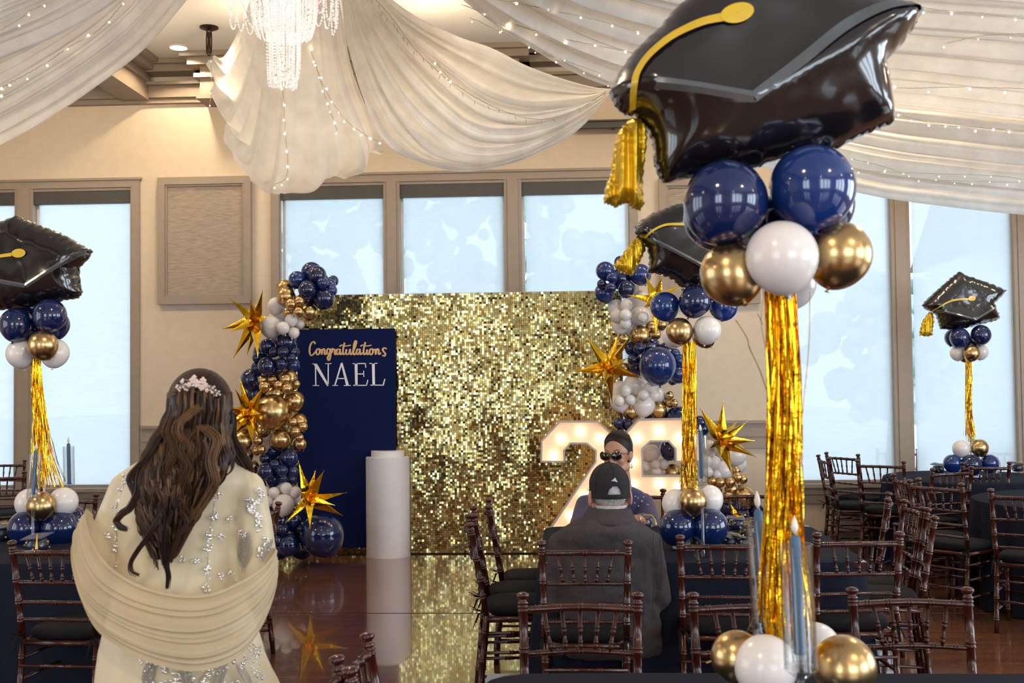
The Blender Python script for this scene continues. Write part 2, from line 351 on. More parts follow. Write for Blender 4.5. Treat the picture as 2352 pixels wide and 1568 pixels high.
for wi, (a, b, panes) in enumerate((winL, winM, winR), 1):
    mb = MB()
    mb.bounds(a, b, YW-.035, YW+.02, ZT-TW, ZT); mb.bounds(a-.02, b+.02, YW-.05, YW+.02, ZT-.012, ZT+.012)
    mb.bounds(a, a+TW, YW-.034, YW+.02, ZB, ZT-TW); mb.bounds(b-TW, b, YW-.034, YW+.02, ZB, ZT-TW)
    mb.bounds(a+TW-.02, a+TW+.012, YW-.02, YW+.03, ZB, ZT-TW); mb.bounds(b-TW-.012, b-TW+.02, YW-.02, YW+.03, ZB, ZT-TW)
    mb.bounds(a+TW, b-TW, YW-.019, YW+.02, ZT-TW-.03, ZT-TW)
    wo = struct(f'window_{wi}', mb, M_trim)
    sill = MB(); sill.bounds(a-.06, b+.06, YW-.10, YW+.02, ZB-.03, ZB+.005); sill.bounds(a-.03, b+.03, YW-.05, YW+.02, ZB-.10, ZB-.03); sill.bounds(a-.03, b+.03, YW-.03, YW+.02, ZB-.19, ZB-.105)
    sill.build('window_sill', M_trim, wo, False)
    for k in range(len(panes)-1):
        m2 = MB(); m2.bounds(panes[k][1]-.005, panes[k+1][0]+.005, YW-.03, YW+.1, ZB, ZT-TW*.9); m2.bounds(panes[k][1]+.03, panes[k+1][0]-.03, YW-.042, YW-.03, ZB, ZT-TW*.9)
        m2.build('mullion', M_trim, wo, False)
    for (p0, p1) in panes:
        fr = MB(); fw = .03
        for (u0, u1, v0, v1) in ((p0, p0+fw, ZB, ZT-TW), (p1-fw, p1, ZB, ZT-TW), (p0, p1, ZB, ZB+fw), (p0, p1, ZT-TW-fw, ZT-TW)): fr.bounds(u0, u1, YW+.06, YW+.10, v0, v1)
        f = fr.build('sash', mat('white_sash', (.75, .78, .8), .5) if 'white_sash' not in MATS else MATS['white_sash'], wo, False)
        MB().bounds(p0+fw, p1-fw, YW+.076, YW+.084, ZB+fw, ZT-TW-fw).build('pane', M_glass, f, False)
        sh = MB(); g0 = p0+.045; rows = []
        for i in range(3):
            z = ZB+.02 + (ZT-.19-ZB)*i/2; rows.append([(g0+(p1-.006-g0)*j/2, YW+.035, z) for j in range(3)])
        sh.grid(rows).build('roller_shade', M_shade, wo)
        c = MB(); c.bounds(p0+.004, p1-.004, YW-.012, YW+.05, ZT-TW-.16, ZT-TW-.028); c.bounds(p0+.004, p0+.018, YW-.018, YW+.05, ZT-TW-.165, ZT-TW-.02)
        c.build('shade_cassette', M_cass, wo, False)
        MB().bounds(g0, p1-.01, YW+.028, YW+.042, ZB+.01, ZB+.035).build('shade_hem_bar', M_trim, wo, False)
# chair rail, baseboard, crown
segs = [(XL, winL[0]-.02), (winL[1]+.02, winM[0]-.02), (winM[1]+.02, winR[0]-.02), (winR[1]+.02, XR)]
for si, (a, b) in enumerate(segs, 1):
    mb = MB(); zr = PY(1700, 965, YW).z
    mb.bounds(a, b, YW-.035, YW, zr-.03, zr); mb.bounds(a, b, YW-.012, YW, zr-.24, zr-.03); mb.bounds(a, b, YW-.022, YW, zr-.16, zr-.13); mb.bounds(a, b, YW-.03, YW, zr-.275, zr-.24)
    struct(f'trim_{si}', mb, M_trim)
struct('baseboard_back', MB().bounds(XL, XR, YW-.022, YW, 0, .14), M_trim)
ZK = PY(380, 240, YW).z
mb = MB(); mb.bounds(XL, XR, YW-.06, YW, ZK, ZK+.05); mb.bounds(XL, XR, YW-.10, YW, ZK+.05, ZK+.17); mb.bounds(XL, XR, YW-.16, YW, ZK+.17, ZK+.20); mb.bounds(XL, XR, YW-.22, YW, ZC-.12, ZC); mb.bounds(XL, XR, YW-.28, YW, ZC-.05, ZC)
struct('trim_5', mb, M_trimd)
bx = [PY(287, 224, YW).x, PY(349, 223, YW).x]; bw = bx[1]-bx[0]
xs_ = PY(484, 200, YW).x
mb = MB(); mb.bounds(xs_, xs_+3.2, YW-.34, YW, ZK-.02, ZC); mb.bounds(xs_-.05, xs_+3.25, YW-.39, YW, ZK+.17, ZK+.21); mb.bounds(xs_-.10, xs_+3.3, YW-.44, YW, ZC-.12, ZC); mb.bounds(xs_-.16, xs_+3.36, YW-.50, YW, ZC-.05, ZC); mb.bounds(xs_-.03, xs_+3.23, YW-.37, YW, ZK-.04, ZK)
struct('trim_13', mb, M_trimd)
for k, x0 in enumerate((bx[0]-1.75*2, bx[0]-1.75, bx[0])):
    mb = MB(); mb.bounds(x0, x0+bw, YR, YW-.05, ZK+.03, ZC); mb.bounds(x0-.03, x0+bw+.03, YR, YW-.05, ZK+.20, ZK+.225); mb.bounds(x0-.10, x0+bw+.10, YR, YW-.05, ZC-.11, ZC); mb.bounds(x0-.17, x0+bw+.17, YR, YW-.05, ZC-.045, ZC)
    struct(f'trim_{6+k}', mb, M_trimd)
# dark curtain track near the ceiling, centre of the wall
t = thing('curtain_track', 'dark metal curtain track high on the wall above the middle windows', 'track', PY(1400, 292, YW-.1))
a, b = PY(1310, 290, YW-.12), PY(1590, 284, YW-.12); z0 = a.z
mb = MB(); mb.bounds(a.x, b.x, YW-.17, YW-.1, z0-.03, z0+.03); mb.bounds(a.x, b.x, YW-.19, YW-.08, z0+.03, z0+.045)
wb(mb, 'rail', M_cass, t, False)
mb = MB(); [mb.bounds(xx, xx+.03, YW-.12, YW, z0-.02, z0+.03) for xx in np.linspace(a.x+.05, b.x-.08, 4)]
wb(mb, 'bracket', M_cass, t, False)

# acoustic panels
def panel(px0, py0, px1, py1, label):
    a, b = PY(px0, py0, YW), PY(px1, py1, YW)
    t = thing('acoustic_panel', label, 'wall panel', ((a.x+b.x)/2, YW, b.z))
    z1, z0, x0, x1 = a.z, b.z, a.x, b.x; fw = .075
    mb = MB()
    for (u0, u1, v0, v1) in ((x0, x0+fw, z0, z1), (x1-fw, x1, z0, z1), (x0+fw, x1-fw, z0, z0+fw), (x0+fw, x1-fw, z1-fw, z1)): mb.bounds(u0, u1, YW-.06, YW, v0, v1)
    fw2 = fw+.02
    for (u0, u1, v0, v1) in ((x0+fw, x0+fw2, z0+fw, z1-fw), (x1-fw2, x1-fw, z0+fw, z1-fw), (x0+fw2, x1-fw2, z0+fw, z0+fw2), (x0+fw2, x1-fw2, z1-fw2, z1-fw)): mb.bounds(u0, u1, YW-.045, YW, v0, v1)
    wb(mb, 'frame', M_trim, t, False)
    wb(MB().bounds(x0+fw2, x1-fw2, YW-.03, YW-.002, z0+fw2, z1-fw2), 'fabric_inset', M_panel, t, False)
panel(366, 410, 580, 697, 'framed grey-beige fabric panel on the wall left of the balloon column')
panel(1512, 412, 1745, 697, 'framed fabric panel on the wall behind the middle cap balloon')

# recessed lights and the ceiling hook
for (px, py, on, lab) in ((410, 108, True, 'glowing recessed light in the ceiling left of the hook'), (447, 137, False, 'unlit recessed light beside the glowing one')):
    p = PZ(px, py, ZC)
    t = thing('recessed_light', lab, 'ceiling light', p)
    prof = [(.105, 0), (.105, -.008), (.085, -.012), (.078, -.004), (.078, 0)]
    MB().lathe(prof, n=32, caps=False).build('trim_ring', M_ceil, t)
    MB().lathe([(.0, -.003), (.077, -.003), (.077, -.001), (0, -.001)], n=32, caps=False).build('lens', M_down if on else M_ceil, t)
    if on:
        l = bpy.data.lights.new('recessed_lamp', 'SPOT'); l.energy = 60; l.color = WARM; l.spot_size = math.radians(140); l.shadow_soft_size = .06
        o = bpy.data.objects.new('recessed_lamp', l); o.parent = t; o.location = (0, 0, -.03); COL.objects.link(o)
HK = PZ(480, 62, ZC)
t = thing('ceiling_hook', 'dark bronze ceiling canopy and rods holding the drape corner', 'hook', HK)
MB().lathe([(.0, 0), (.085, 0), (.085, -.012), (.06, -.025), (.03, -.035), (.0, -.035)], n=24, caps=False).build('canopy', M_brass, t)
mb = MB()
for s_ in (-1, 1): mb.path([(s_*.02, 0, -.03), (s_*.024, 0, -.12), (s_*.022, 0, -.24), (s_*.0, 0, -.27)], .006, 6)
mb.build('rod', M_brass, t)
MB().lathe([(0, -.05), (.016, -.05), (.018, -.08), (.014, -.1), (.015, -.17), (.02, -.2), (.012, -.24), (0, -.25)], n=12, caps=False).build('turnbuckle', M_brass, t)

# ---------------------------------------------------------------- outside, seen hazily through the shades
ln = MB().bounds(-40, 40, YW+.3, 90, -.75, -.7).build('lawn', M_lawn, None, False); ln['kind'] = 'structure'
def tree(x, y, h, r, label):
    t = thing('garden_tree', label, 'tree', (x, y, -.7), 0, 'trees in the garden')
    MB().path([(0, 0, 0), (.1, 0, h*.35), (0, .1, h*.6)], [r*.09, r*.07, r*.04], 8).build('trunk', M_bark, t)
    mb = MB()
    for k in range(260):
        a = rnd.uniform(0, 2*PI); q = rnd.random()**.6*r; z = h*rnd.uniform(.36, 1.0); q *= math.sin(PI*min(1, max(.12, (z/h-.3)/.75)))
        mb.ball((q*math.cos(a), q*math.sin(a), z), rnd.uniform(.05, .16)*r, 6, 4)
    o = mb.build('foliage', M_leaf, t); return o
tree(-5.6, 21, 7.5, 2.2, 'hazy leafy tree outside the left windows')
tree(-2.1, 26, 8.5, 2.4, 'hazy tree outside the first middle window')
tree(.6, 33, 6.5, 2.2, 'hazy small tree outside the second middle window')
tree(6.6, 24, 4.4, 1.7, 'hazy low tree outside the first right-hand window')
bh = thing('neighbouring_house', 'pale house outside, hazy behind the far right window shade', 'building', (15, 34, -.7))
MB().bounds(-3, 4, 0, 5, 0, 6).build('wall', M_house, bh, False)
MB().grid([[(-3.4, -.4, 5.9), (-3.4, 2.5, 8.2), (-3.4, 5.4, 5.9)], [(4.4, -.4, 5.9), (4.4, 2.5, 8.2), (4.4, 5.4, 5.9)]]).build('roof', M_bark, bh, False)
# ---------------------------------------------------------------- chiavari chairs
def ringed(L, r, rings, w=.012, h=.004, taper=1.0):
    prof = [(0, 0), (r, 0)]
    for q in rings:
        z = q*L; rr = r*(1+(taper-1)*q)
        for s_ in (-.55, .55):
            zz = z + s_*w
            prof += [(rr, zz-w*.45), (rr+h, zz-w*.2), (rr+h, zz+w*.2), (rr, zz+w*.45)]
    prof += [(r*taper, L), (0, L)]
    return prof
def along(a, b):
    a, b = Vector(a), Vector(b); d = (b-a).normalized(); q = Vector((0, 0, 1)).rotation_difference(d); return q.to_matrix(), (b-a).length
def stick(mb, a, b, r, rings, h=.0035, n=8, taper=1.0):
    M, L = along(a, b); return mb.lathe(ringed(L, r, rings, h=h, taper=taper), a, n, M, caps=False)
CH = {}
def chair_meshes():
    W = .195
    for s_, nm in ((-1, 'bl'), (1, 'br')):      # back posts run from floor to finial
        mb = MB(); knee = Vector((s_*.185, -.19, .45)); top = Vector((s_*W, -.265, .885)); ft = Vector((s_*.19, -.235, 0))
        stick(mb, ft, knee, .0155, (.2, .5, .82), n=10); stick(mb, knee, top, .0155, (.22, .42, .66, .97), n=10)
        d = (top-knee).normalized(); M, _ = along(knee, top)
        mb.lathe([(0, 0), (.016, 0), (.020, .006), (.014, .012), (.013, .018), (.021, .024), (.0235, .031), (.020, .038), (.010, .042), (0, .043)], top, 12, M, caps=False)
        CH[nm] = mb.mesh('leg', M_wood)
    for s_, nm in ((-1, 'fl'), (1, 'fr')):
        mb = MB(); stick(mb, (s_*.19, .20, 0), (s_*.19, .19, .43), .015, (.2, .5, .8)); CH[nm] = mb.mesh('leg', M_wood)
    def back(z, y_off=0):           # point on the back plane at height z
        t = (z-.45)/.435; return -.19 - .075*t + y_off, .185+.01*t
    for i, (z, r) in enumerate(((.868, .0125), (.725, .0095), (.628, .0085), (.545, .0085))):
        y, x = back(z); pts = catmull([(-x, y, z), (0, y-.022 if i < 2 else y-.012, z+.004), (x, y, z)], 17)
        mb = MB(); mb.path(pts, r, 8)
        for k in range(2, 15, 3):
            for e in (-.25, .25):
                c = pts[k] + (pts[k+1]-pts[k])*e; M, _ = along(c, c+(pts[k+1]-pts[k])); mb.lathe([(r, -.003), (r+.0032, -.001), (r+.0032, .001), (r, .003)], c, 8, M, caps=False)
        CH['rail%d' % i] = mb.mesh('rail', M_wood)
    for i in range(5):
        u = (i-2)/2; y0, _ = back(.865); y1, _ = back(.728)
        cy = -.022*(1-u*u*.6)
        mb = MB(); stick(mb, (u*.098, y1+cy, .725), (u*.125, y0+cy, .865), .0062, (.2, .55), h=.003, n=6, taper=1.15); CH['sp%d' % i] = mb.mesh('spindle', M_wood)
    mb = MB()
    mb.path([(-.19, -.19, .432), (.19, -.19, .432), (.20, .195, .432), (-.20, .195, .432), (-.19, -.19, .432)], .014, 8)
    mb.box((0, 0, .432), (.38, .38, .018)); CH['seat'] = mb.mesh('seat', M_wood)
    rows = []
    for (f, z) in ((.0, .443), (.93, .444), (1.0, .452), (1.03, .470), (1.0, .488), (.90, .497), (.5, .504), (.0, .506)):
        row = []
        for k in range(32):
            t = 2*PI*k/32; c, s_ = math.cos(t), math.sin(t); e = 4.0
            q = (abs(c)**e+abs(s_)**e)**(-1/e); row.append((c*q*f*.192, s_*q*f*.192+.012, z))
        rows.append(row)
    CH['cushion'] = MB().grid(rows, closed=True).mesh('cushion', M_cush)
    for s_ in (-1, 1):
        mb = MB(); x = s_*.19
        for dx, dz, dy in ((.03, -.05, -.03), (-.02, -.09, -.045), (.05, .025, -.05), (-.015, .03, -.06)):
            mb.path([(x, -.20, .47), (x+dx*.5, -.215+dy*.4, .475+dz*.2), (x+dx, -.215+dy, .47+dz)], [.006, .009, .004], 5, flat=.3)
        CH['tie%d' % s_] = mb.mesh('cushion_tie', M_cush)
    k = 0
    for s_ in (-1, 1):
        for z in (.14, .26, .36):
            mb = MB(); stick(mb, (s_*.19, -.225+.08*z, z), (s_*.19, .198, z), .0085, (.35, .65), n=6); CH['st%d' % k] = mb.mesh('stretcher', M_wood); k += 1
    for (y, z) in ((.196, .30), (.196, .20), (-.22, .20), (-.215, .33)):
        mb = MB(); stick(mb, (-.19, y, z), (.19, y, z), .0085, (.33, .66), n=6); CH['st%d' % k] = mb.mesh('stretcher', M_wood); k += 1
chair_meshes()
NAMES = {'bl': 'leg', 'br': 'leg', 'fl': 'leg', 'fr': 'leg', 'seat': 'seat', 'cushion': 'cushion', 'tie-1': 'cushion_tie', 'tie1': 'cushion_tie'}
def chair(px, py, face, label, group, z=.925, w=None):
    """px,py: picture point midway between the two finials; face: compass direction the sitter looks, degrees from +Y clockwise"""
    p = PZ(px, py, z); a = math.radians(face); f = Vector((math.sin(a), math.cos(a), 0))
    c = Vector((p.x, p.y, 0)) + f*.268
    t = thing('chiavari_chair', label, 'chair', (c.x, c.y, 0), -a, group)
    for k, me in CH.items():
        nm = NAMES.get(k, 'rail' if k.startswith('rail') else 'spindle' if k.startswith('sp') else 'stretcher')
        o = bpy.data.objects.new(nm, me); COL.objects.link(o); o.parent = t
    return t
G1, G2, G3, G4 = 'chairs along the front table', 'chairs around the middle table', 'chairs around the round tables', 'chairs around the left table'
chair(1332, 1361, 180, 'mahogany chair back in front of the man in the grey jacket', G1)
chair(1725, 1361, 180, 'mahogany chair back right behind the largest gold fringe', G1)
chair(2089, 1349, 180, 'large mahogany chair back at the lower right', G1)
chair(826, 1490, 86, 'nearest mahogany chair, cut by the bottom edge below the white pedestal', G1)
chair(757, 1549, 84, 'chair finial peeking in at the very bottom edge', G1)
chair(1343, 1241, 0, 'chair the man in the grey jacket sits on', G2)
chair(1660, 1229, 3, 'chair left of the largest fringe, below the navy base balloons', G2)
chair(1972, 1222, -4, 'middle row chair just right of the largest fringe', G2)
chair(1079, 1190, 84, 'nearest of the three side-on chairs left of the middle table', G2)
chair(1088, 1171, 85, 'second of the three side-on chairs left of the middle table', G2)
chair(1123, 1152, 86, 'farthest of the three side-on chairs left of the middle table', G2)
chair(2138, 1175, -78, 'nearest side-on chair at the right end of the middle table', G2)
chair(2098, 1155, -88, 'side-on chair second from the front at the right end of the middle table', G2)
chair(2040, 1137, -74, 'farthest side-on chair at the right end of the middle table', G2)
chair(1455, 1123, 180, 'chair of the woman in sunglasses', G2)
chair(1716, 1122, 180, 'empty chair on the far side of the middle table', G2)
chair(1892, 1047, 88, 'side-on chair with blue-lit cushion below the right window', G3)
chair(1934, 1040, 55, 'turned chair behind the blue-lit cushion chair', G3)
chair(2022, 1057, 28, 'chair left of the far round table, its back to us', G3)
chair(2061, 1030, 205, 'chair against the window beyond the far round table', G3)
chair(2278, 1029, 190, 'chair beyond the far round table right of its balloons', G3)
chair(2265, 1061, -3, 'chair in front of the far round table, straight back', G3)
chair(2187, 1073, -24, 'turned chair in front of the far round table', G3)
chair(2081, 1092, 80, 'edge-on chair between the middle and the far round table', G3)
chair(2148, 1105, 48, 'angled chair with a round black cushion beside the near round table', G3)
chair(2352, 1125, 30, 'chair cut by the right edge in front of the near round table', G3)
chair(118, 1242, 4, 'near chair at lower left, beside the woman in ivory', G4)
chair(612, 1160, -84, 'chair showing between the woman in ivory and the balloon column', G4)
chair(155, 1134, 180, 'chair on the far side of the left table', G4)
chair(96, 1064, 235, 'turned chair behind the left fringe', G4)
chair(8, 1057, 165, 'farthest chair at the left edge, against the window', G4)
chair(0, 1085, 140, 'angled chair at the left edge in front of the farthest one', G4)

# ---------------------------------------------------------------- tables
def cloth_rect(name, label, x0, x1, y0, y1, group=None, drop=.74, skew=0.0, seed=0, floor=.012, lean=0.0):
    t = thing('banquet_table', label.replace('tablecloth', 'table under the cloth').replace('navy cloth', 'table'), 'table', ((x0+x1)/2, (y0+y1)/2, 0), 0, 'tables under the cloths')
    cx, cy = (x0+x1)/2, (y0+y1)/2
    MB().bounds(-(x1-x0)/2+.01, (x1-x0)/2-.01, -(y1-y0)/2+.01, (y1-y0)/2-.01, .715, .745).build('tabletop', M_wood, t, False)
    for sx in (-1, 1):
        for sy in (-1, 1):
            MB().tube((sx*((x1-x0)/2-.12), sy*((y1-y0)/2-.1), 0), (sx*((x1-x0)/2-.12), sy*((y1-y0)/2-.1), .715), .018, n=8).build('leg', M_cass, t)
    rr = random.Random(seed); N = 160; per = []
    hw, hd = (x1-x0)/2, (y1-y0)/2
    for k in range(N):                       # perimeter, rounded rectangle
        a = 2*PI*k/N; c, s_ = math.cos(a), math.sin(a); e = 14
        q = (abs(c)**e+abs(s_)**e)**(-1/e); per.append((c*q, s_*q))
    rows = [[(cx+u*hw*f, cy+v*hd*f, .748+.001) for (u, v) in per] for f in (0, .5, .97)]
    rows.append([(cx+u*hw, cy+v*hd, .746) for (u, v) in per])
    for j, zf in enumerate((.02, .08, .25, .5, .75, 1.0)):
        row = []
        for k, (u, v) in enumerate(per):
            a = 2*PI*k/N; corner = max(0, abs(u*v)-.55)*2
            wv = math.sin(a*23+seed)*.5+math.sin(a*41+seed*2)*.3+math.sin(a*9)*.4
            off = .004 + zf*(.03*wv*(.6+corner) + .02 + .13*corner)
            nx, ny = (u if abs(u) > .96 else 0), (v if abs(v) > .96 else 0); L = math.hypot(nx, ny) or 1
            row.append((cx+u*hw+nx/L*off, cy+v*hd+ny/L*off, .744-zf*(.744-floor)))
        rows.append(row)
    o = MB().grid(rows, closed=True).build('tablecloth', M_cloth, None); tag(o, label, 'tablecloth', group)
    return o
def cloth_round(label, px, py, R, group=None, c=None):
    p = c or PZ(px, py, .75)
    t = thing('round_table', label.replace('tablecloth', 'round table under the cloth').replace('navy cloth', 'table'), 'table', (p.x, p.y, 0), 0, 'tables under the cloths')
    MB().lathe([(0, .715), (R-.01, .715), (R-.01, .745), (0, .745)], n=48, caps=False).build('tabletop', M_wood, t)
    MB().lathe([(0, 0), (.28, 0), (.28, .02), (.05, .05), (.04, .70), (.2, .715), (0, .715)], n=20, caps=False).build('pedestal', M_cass, t)
    N = 180; rows = [[(p.x+R*f*math.cos(2*PI*k/N), p.y+R*f*math.sin(2*PI*k/N), .749) for k in range(N)] for f in (0, .5, .98)]
    rows.append([(p.x+R*1.003*math.cos(2*PI*k/N), p.y+R*1.003*math.sin(2*PI*k/N), .744) for k in range(N)])
    for zf in (.03, .12, .35, .65, 1.0):
        row = []
        for k in range(N):
            a = 2*PI*k/N; off = .006+zf*(.05*math.sin(a*17+px)+.025*math.sin(a*31)+.06); row.append((p.x+(R+off)*math.cos(a), p.y+(R+off)*math.sin(a), .744-zf*.732))
        rows.append(row)
    o = MB().grid(rows, closed=True).build('tablecloth', M_cloth, None); tag(o, label, 'tablecloth', group)
TG = 'navy tablecloths'
q0, q1, q2 = PZ(1236, 1291, .75), PZ(1991, 1285, .75), PZ(1254, 1207, .75)
cloth_rect('table', 'square-cornered navy tablecloth on the middle table where the man sits', q0.x, q1.x, q0.y, q2.y, TG, seed=3)
f0 = PZ(1150, 1541, .75)
cloth_rect('table', 'navy tablecloth along the bottom edge under the largest balloon stand', f0.x-.05, 2.3, 1.75, f0.y, TG, seed=5)
l0, l1 = PZ(60, 1293, .75), PZ(60, 1200, .75); lr = PZ(440, 1250, .75)
cloth_rect('table', 'navy tablecloth on the left table behind the woman in ivory', l0.x-1.1, lr.x, l0.y, l1.y, TG, seed=7)
cloth_round('navy tablecloth on the far round table by the right windows', 2222, 1094, .72, TG)
cc = PZ(2253, 1153, .75); cloth_round('navy tablecloth on the near round table cut by the right edge', 0, 0, .80, TG, c=Vector((cc.x+.83, cc.y+.15, .75)))

# ---------------------------------------------------------------- gold sequin backdrop
YB = PZ(1075, 1272, 0).y
def sequins():
    a, b = PY(640, 680, YB), PY(1425, 668, YB); x0, x1, z1 = a.x, b.x, PY(1075, 672, YB).z
    t = thing('sequin_backdrop', 'tall gold sequin wall backdrop standing behind the banner', 'backdrop', ((x0+x1)/2, YB+.03, 0))
    mb = MB(); W = x1-x0
    npan = 5
    for i in range(npan+1):
        xx = x0+W*i/npan; mb.tube((xx, YB+.04, 0), (xx, YB+.04, z1), .014, n=8)
    for zz in (.02, z1/2, z1-.01): mb.tube((x0, YB+.04, zz), (x1, YB+.04, zz), .014, n=8)
    wb(mb, 'stand', M_cass, t)
    s = .0213; nx, nz = int(W/s), int((z1-.01)/s)
    mb = MB(); mb.bounds(x0, x1, YB+.012, YB+.018, .01, z1-.01)
    wb(mb, 'mesh_backing', mat('dark_backing', (0.035, 0.024, 0.008), .6), t, False)
    mb = MB()                                                # the clear grid that shows along the top edge
    for i in range(nx+1): mb.bounds(x0+i*s-.0016, x0+i*s+.0016, YB+.004, YB+.010, z1-.05, z1)
    for j in range(3): mb.bounds(x0, x1, YB+.004, YB+.010, z1-.002-j*s, z1+.001-j*s)
    wb(mb, 'grid_edge', M_paper, t, False)
    rr = np.random.RandomState(4)
    m, nt, b_ = new_mat('gold_sequin'); b_.inputs['Metallic'].default_value = 1; b_.inputs['Roughness'].default_value = .16
    oi = nt.nodes.new('ShaderNodeAttribute'); oi.attribute_name = 'seq'; oi.attribute_type = 'GEOMETRY'
    r = nt.nodes.new('ShaderNodeValToRGB'); e = r.color_ramp.elements; e[0].color = (.62, .43, .12, 1); e[1].color = (.95, .82, .42, 1); e.new(.5).color = (.78, .66, .27, 1); e.new(.75).color = (.62, .68, .36, 1)
    nt.links.new(oi.outputs['Fac'], r.inputs[0]); nt.links.new(r.outputs[0], b_.inputs['Base Color'])
    vs, fs, val = [], [], []
    for j in range(nz):
        for i in range(nx):
            if rr.rand() < .012: continue
            cx, cz = x0+(i+.5)*s, z1-.004-(j+.0)*s
            if j >= 1: pass
            big = noise.noise(Vector((cx*3.1, cz*2.2, 0)))*.10 + noise.noise(Vector((cx*9, cz*7, 3)))*.10
            tilt = big*1.5 + rr.normal(0, .075) - .135 + .17*(cz/z1); yaw = noise.noise(Vector((cx*5, cz*3, 9)))*.12 + rr.normal(0, .05)
            if rr.rand() < .10: tilt += rr.uniform(-.35, .35)
            h = s*.47; ht = s*.95; dy = math.sin(tilt)*ht; bow = .0012
            ys = math.sin(yaw)*h
            o = len(vs)
            vs += [(cx-h*.94, YB-.002-ys, cz), (cx+h*.94, YB-.002+ys, cz), (cx+h*.94, YB-.002-dy+ys, cz-ht), (cx-h*.94, YB-.002-dy-ys, cz-ht)]
            fs.append((o, o+3, o+2, o+1)); val += [rr.rand()]
    mb = MB(); mb.v, mb.f = vs, fs
    o = wb(mb, 'sequin_sheet', m, t, False); o['kind'] = 'stuff'
    at = o.data.attributes.new('seq', 'FLOAT', 'FACE'); at.data.foreach_set('value', val)
sequins()

# ---------------------------------------------------------------- banner, pedestal, marquee numbers
def banner():
    Y = YB-.07; a, b = PY(683, 757, Y), PY(911, 1257, Y); x0, x1, z1, z0 = a.x, b.x, a.z, b.z
    t = thing('welcome_banner', 'tall navy congratulations banner in front of the gold sequins', 'banner', ((x0+x1)/2, Y, 0))
    wb(MB().bounds(x0, x1, Y-.012, Y+.02, z0, z1), 'panel', M_banner, t, False)
    mb = MB(); [mb.bounds(xx-.015, xx+.015, Y+.02, Y+.05, 0, z1-.1) for xx in (x0+.12, x1-.12)]
    wb(mb, 'support', M_cass, t, False)
    YL = Y-.0165
    def q(cx, cy): p = PY(500+cx/4.357, 580+cy/4.357, YL); return (p.x, YL, p.z)
    strokes = [
     ('C', [(975, 915), (962, 890), (935, 910), (920, 960), (922, 1010), (938, 1030), (962, 1012), (984, 985)]),
     ('o', [(1012, 962), (994, 968), (986, 1000), (1000, 1022), (1018, 1003), (1020, 972), (1010, 962), (1022, 975), (1036, 970)]),
     ('n', [(1036, 965), (1041, 1018), (1046, 985), (1058, 963), (1070, 975), (1068, 1008), (1078, 1020), (1092, 1000)]),
     ('g', [(1124, 968), (1104, 962), (1091, 990), (1100, 1015), (1118, 1000), (1130, 964), (1127, 1040), (1115, 1076), (1101, 1066), (1106, 1035), (1142, 1000)]),
     ('r', [(1142, 1000), (1152, 960), (1156, 974), (1174, 970), (1169, 1000), (1177, 1020), (1192, 1003)]),
     ('a', [(1217, 966), (1197, 968), (1189, 1000), (1201, 1020), (1218, 1000), (1225, 966), (1222, 1005), (1233, 1020), (1247, 1000)]),
     ('t', [(1270, 900), (1256, 960), (1253, 1005), (1262, 1020), (1276, 1006)]), ('t', [(1220, 940), (1243, 925), (1282, 935), (1332, 926)]),
     ('u', [(1288, 965), (1284, 1008), (1298, 1020), (1316, 1000), (1325, 965), (1323, 1008), (1335, 1020), (1348, 1000)]),
     ('l', [(1348, 1000), (1374, 945), (1388, 895), (1376, 884), (1362, 930), (1357, 1000), (1367, 1022), (1384, 1004)]),
     ('a', [(1416, 966), (1397, 968), (1389, 1000), (1401, 1020), (1417, 1000), (1424, 966), (1422, 1005), (1433, 1020), (1446, 1000)]),
     ('t', [(1477, 895), (1462, 960), (1459, 1005), (1468, 1020), (1482, 1004)]), ('t', [(1428, 937), (1452, 925), (1492, 934), (1538, 926)]),
     ('i', [(1495, 968), (1491, 1008), (1501, 1020), (1514, 1004)]),
     ('o', [(1545, 962), (1526, 968), (1519, 1000), (1533, 1022), (1551, 1003), (1552, 972), (1543, 962), (1556, 976), (1570, 968)]),
     ('n', [(1578, 962), (1581, 1018), (1586, 985), (1600, 963), (1611, 976), (1608, 1006), (1618, 1018), (1634, 1000)]),
     ('s', [(1690, 965), (1668, 953), (1651, 970), (1663, 993), (1678, 1012), (1668, 1034), (1646, 1026)])]
    for nm, pts in strokes:
        c = catmull([q(*p) for p in pts], len(pts)*6); n = len(c)
        # thicker on downstrokes
        rs = []
        for i in range(n):
            d = c[min(i+1, n-1)]-c[max(i-1, 0)]; L = np.linalg.norm(d) or 1; rs.append(.0046+.0042*abs(d[2])/L)
        wb(MB().path(c, rs, 8, up=(0, 1, 0), flat=.25), 'letter', M_letterg, t)
    def poly(mb, pts):
        n = len(pts); vs = [q(*p) for p in pts] + [(q(*p)[0], YL+.004, q(*p)[2]) for p in pts]
        mb.add(vs, [tuple(range(n)), tuple(range(2*n-1, n-1, -1))]+[(i, i+n, (i+1) % n+n, (i+1) % n) for i in range(n)])
    T, B = 1106, 1332
    mb = MB()                                        # N
    poly(mb, [(956, T+5), (992, T+4), (1111, 1320), (1105, 1337), (1092, 1330)])
    poly(mb, [(973, 1140), (984, 1160), (987, B-6), (976, B-6)]); poly(mb, [(950, B-6), (1014, B-6), (1014, B+1), (950, B+1)])
    poly(mb, [(1100, T), (1111, T), (1111, 1322), (1105, 1332), (1100, 1310)]); poly(mb, [(1075, T+1), (1137, T), (1137, T+8), (1075, T+8)]); poly(mb, [(945, T+3), (990, T+2), (994, T+9), (945, T+10)])
    wb(mb, 'letter', M_letterw, t, False)
    mb = MB()                                        # A
    poly(mb, [(1232, 1104), (1248, 1100), (1312, B-6), (1284, B-6)]); poly(mb, [(1232, 1104), (1240, 1130), (1180, B-6), (1166, B-6)])
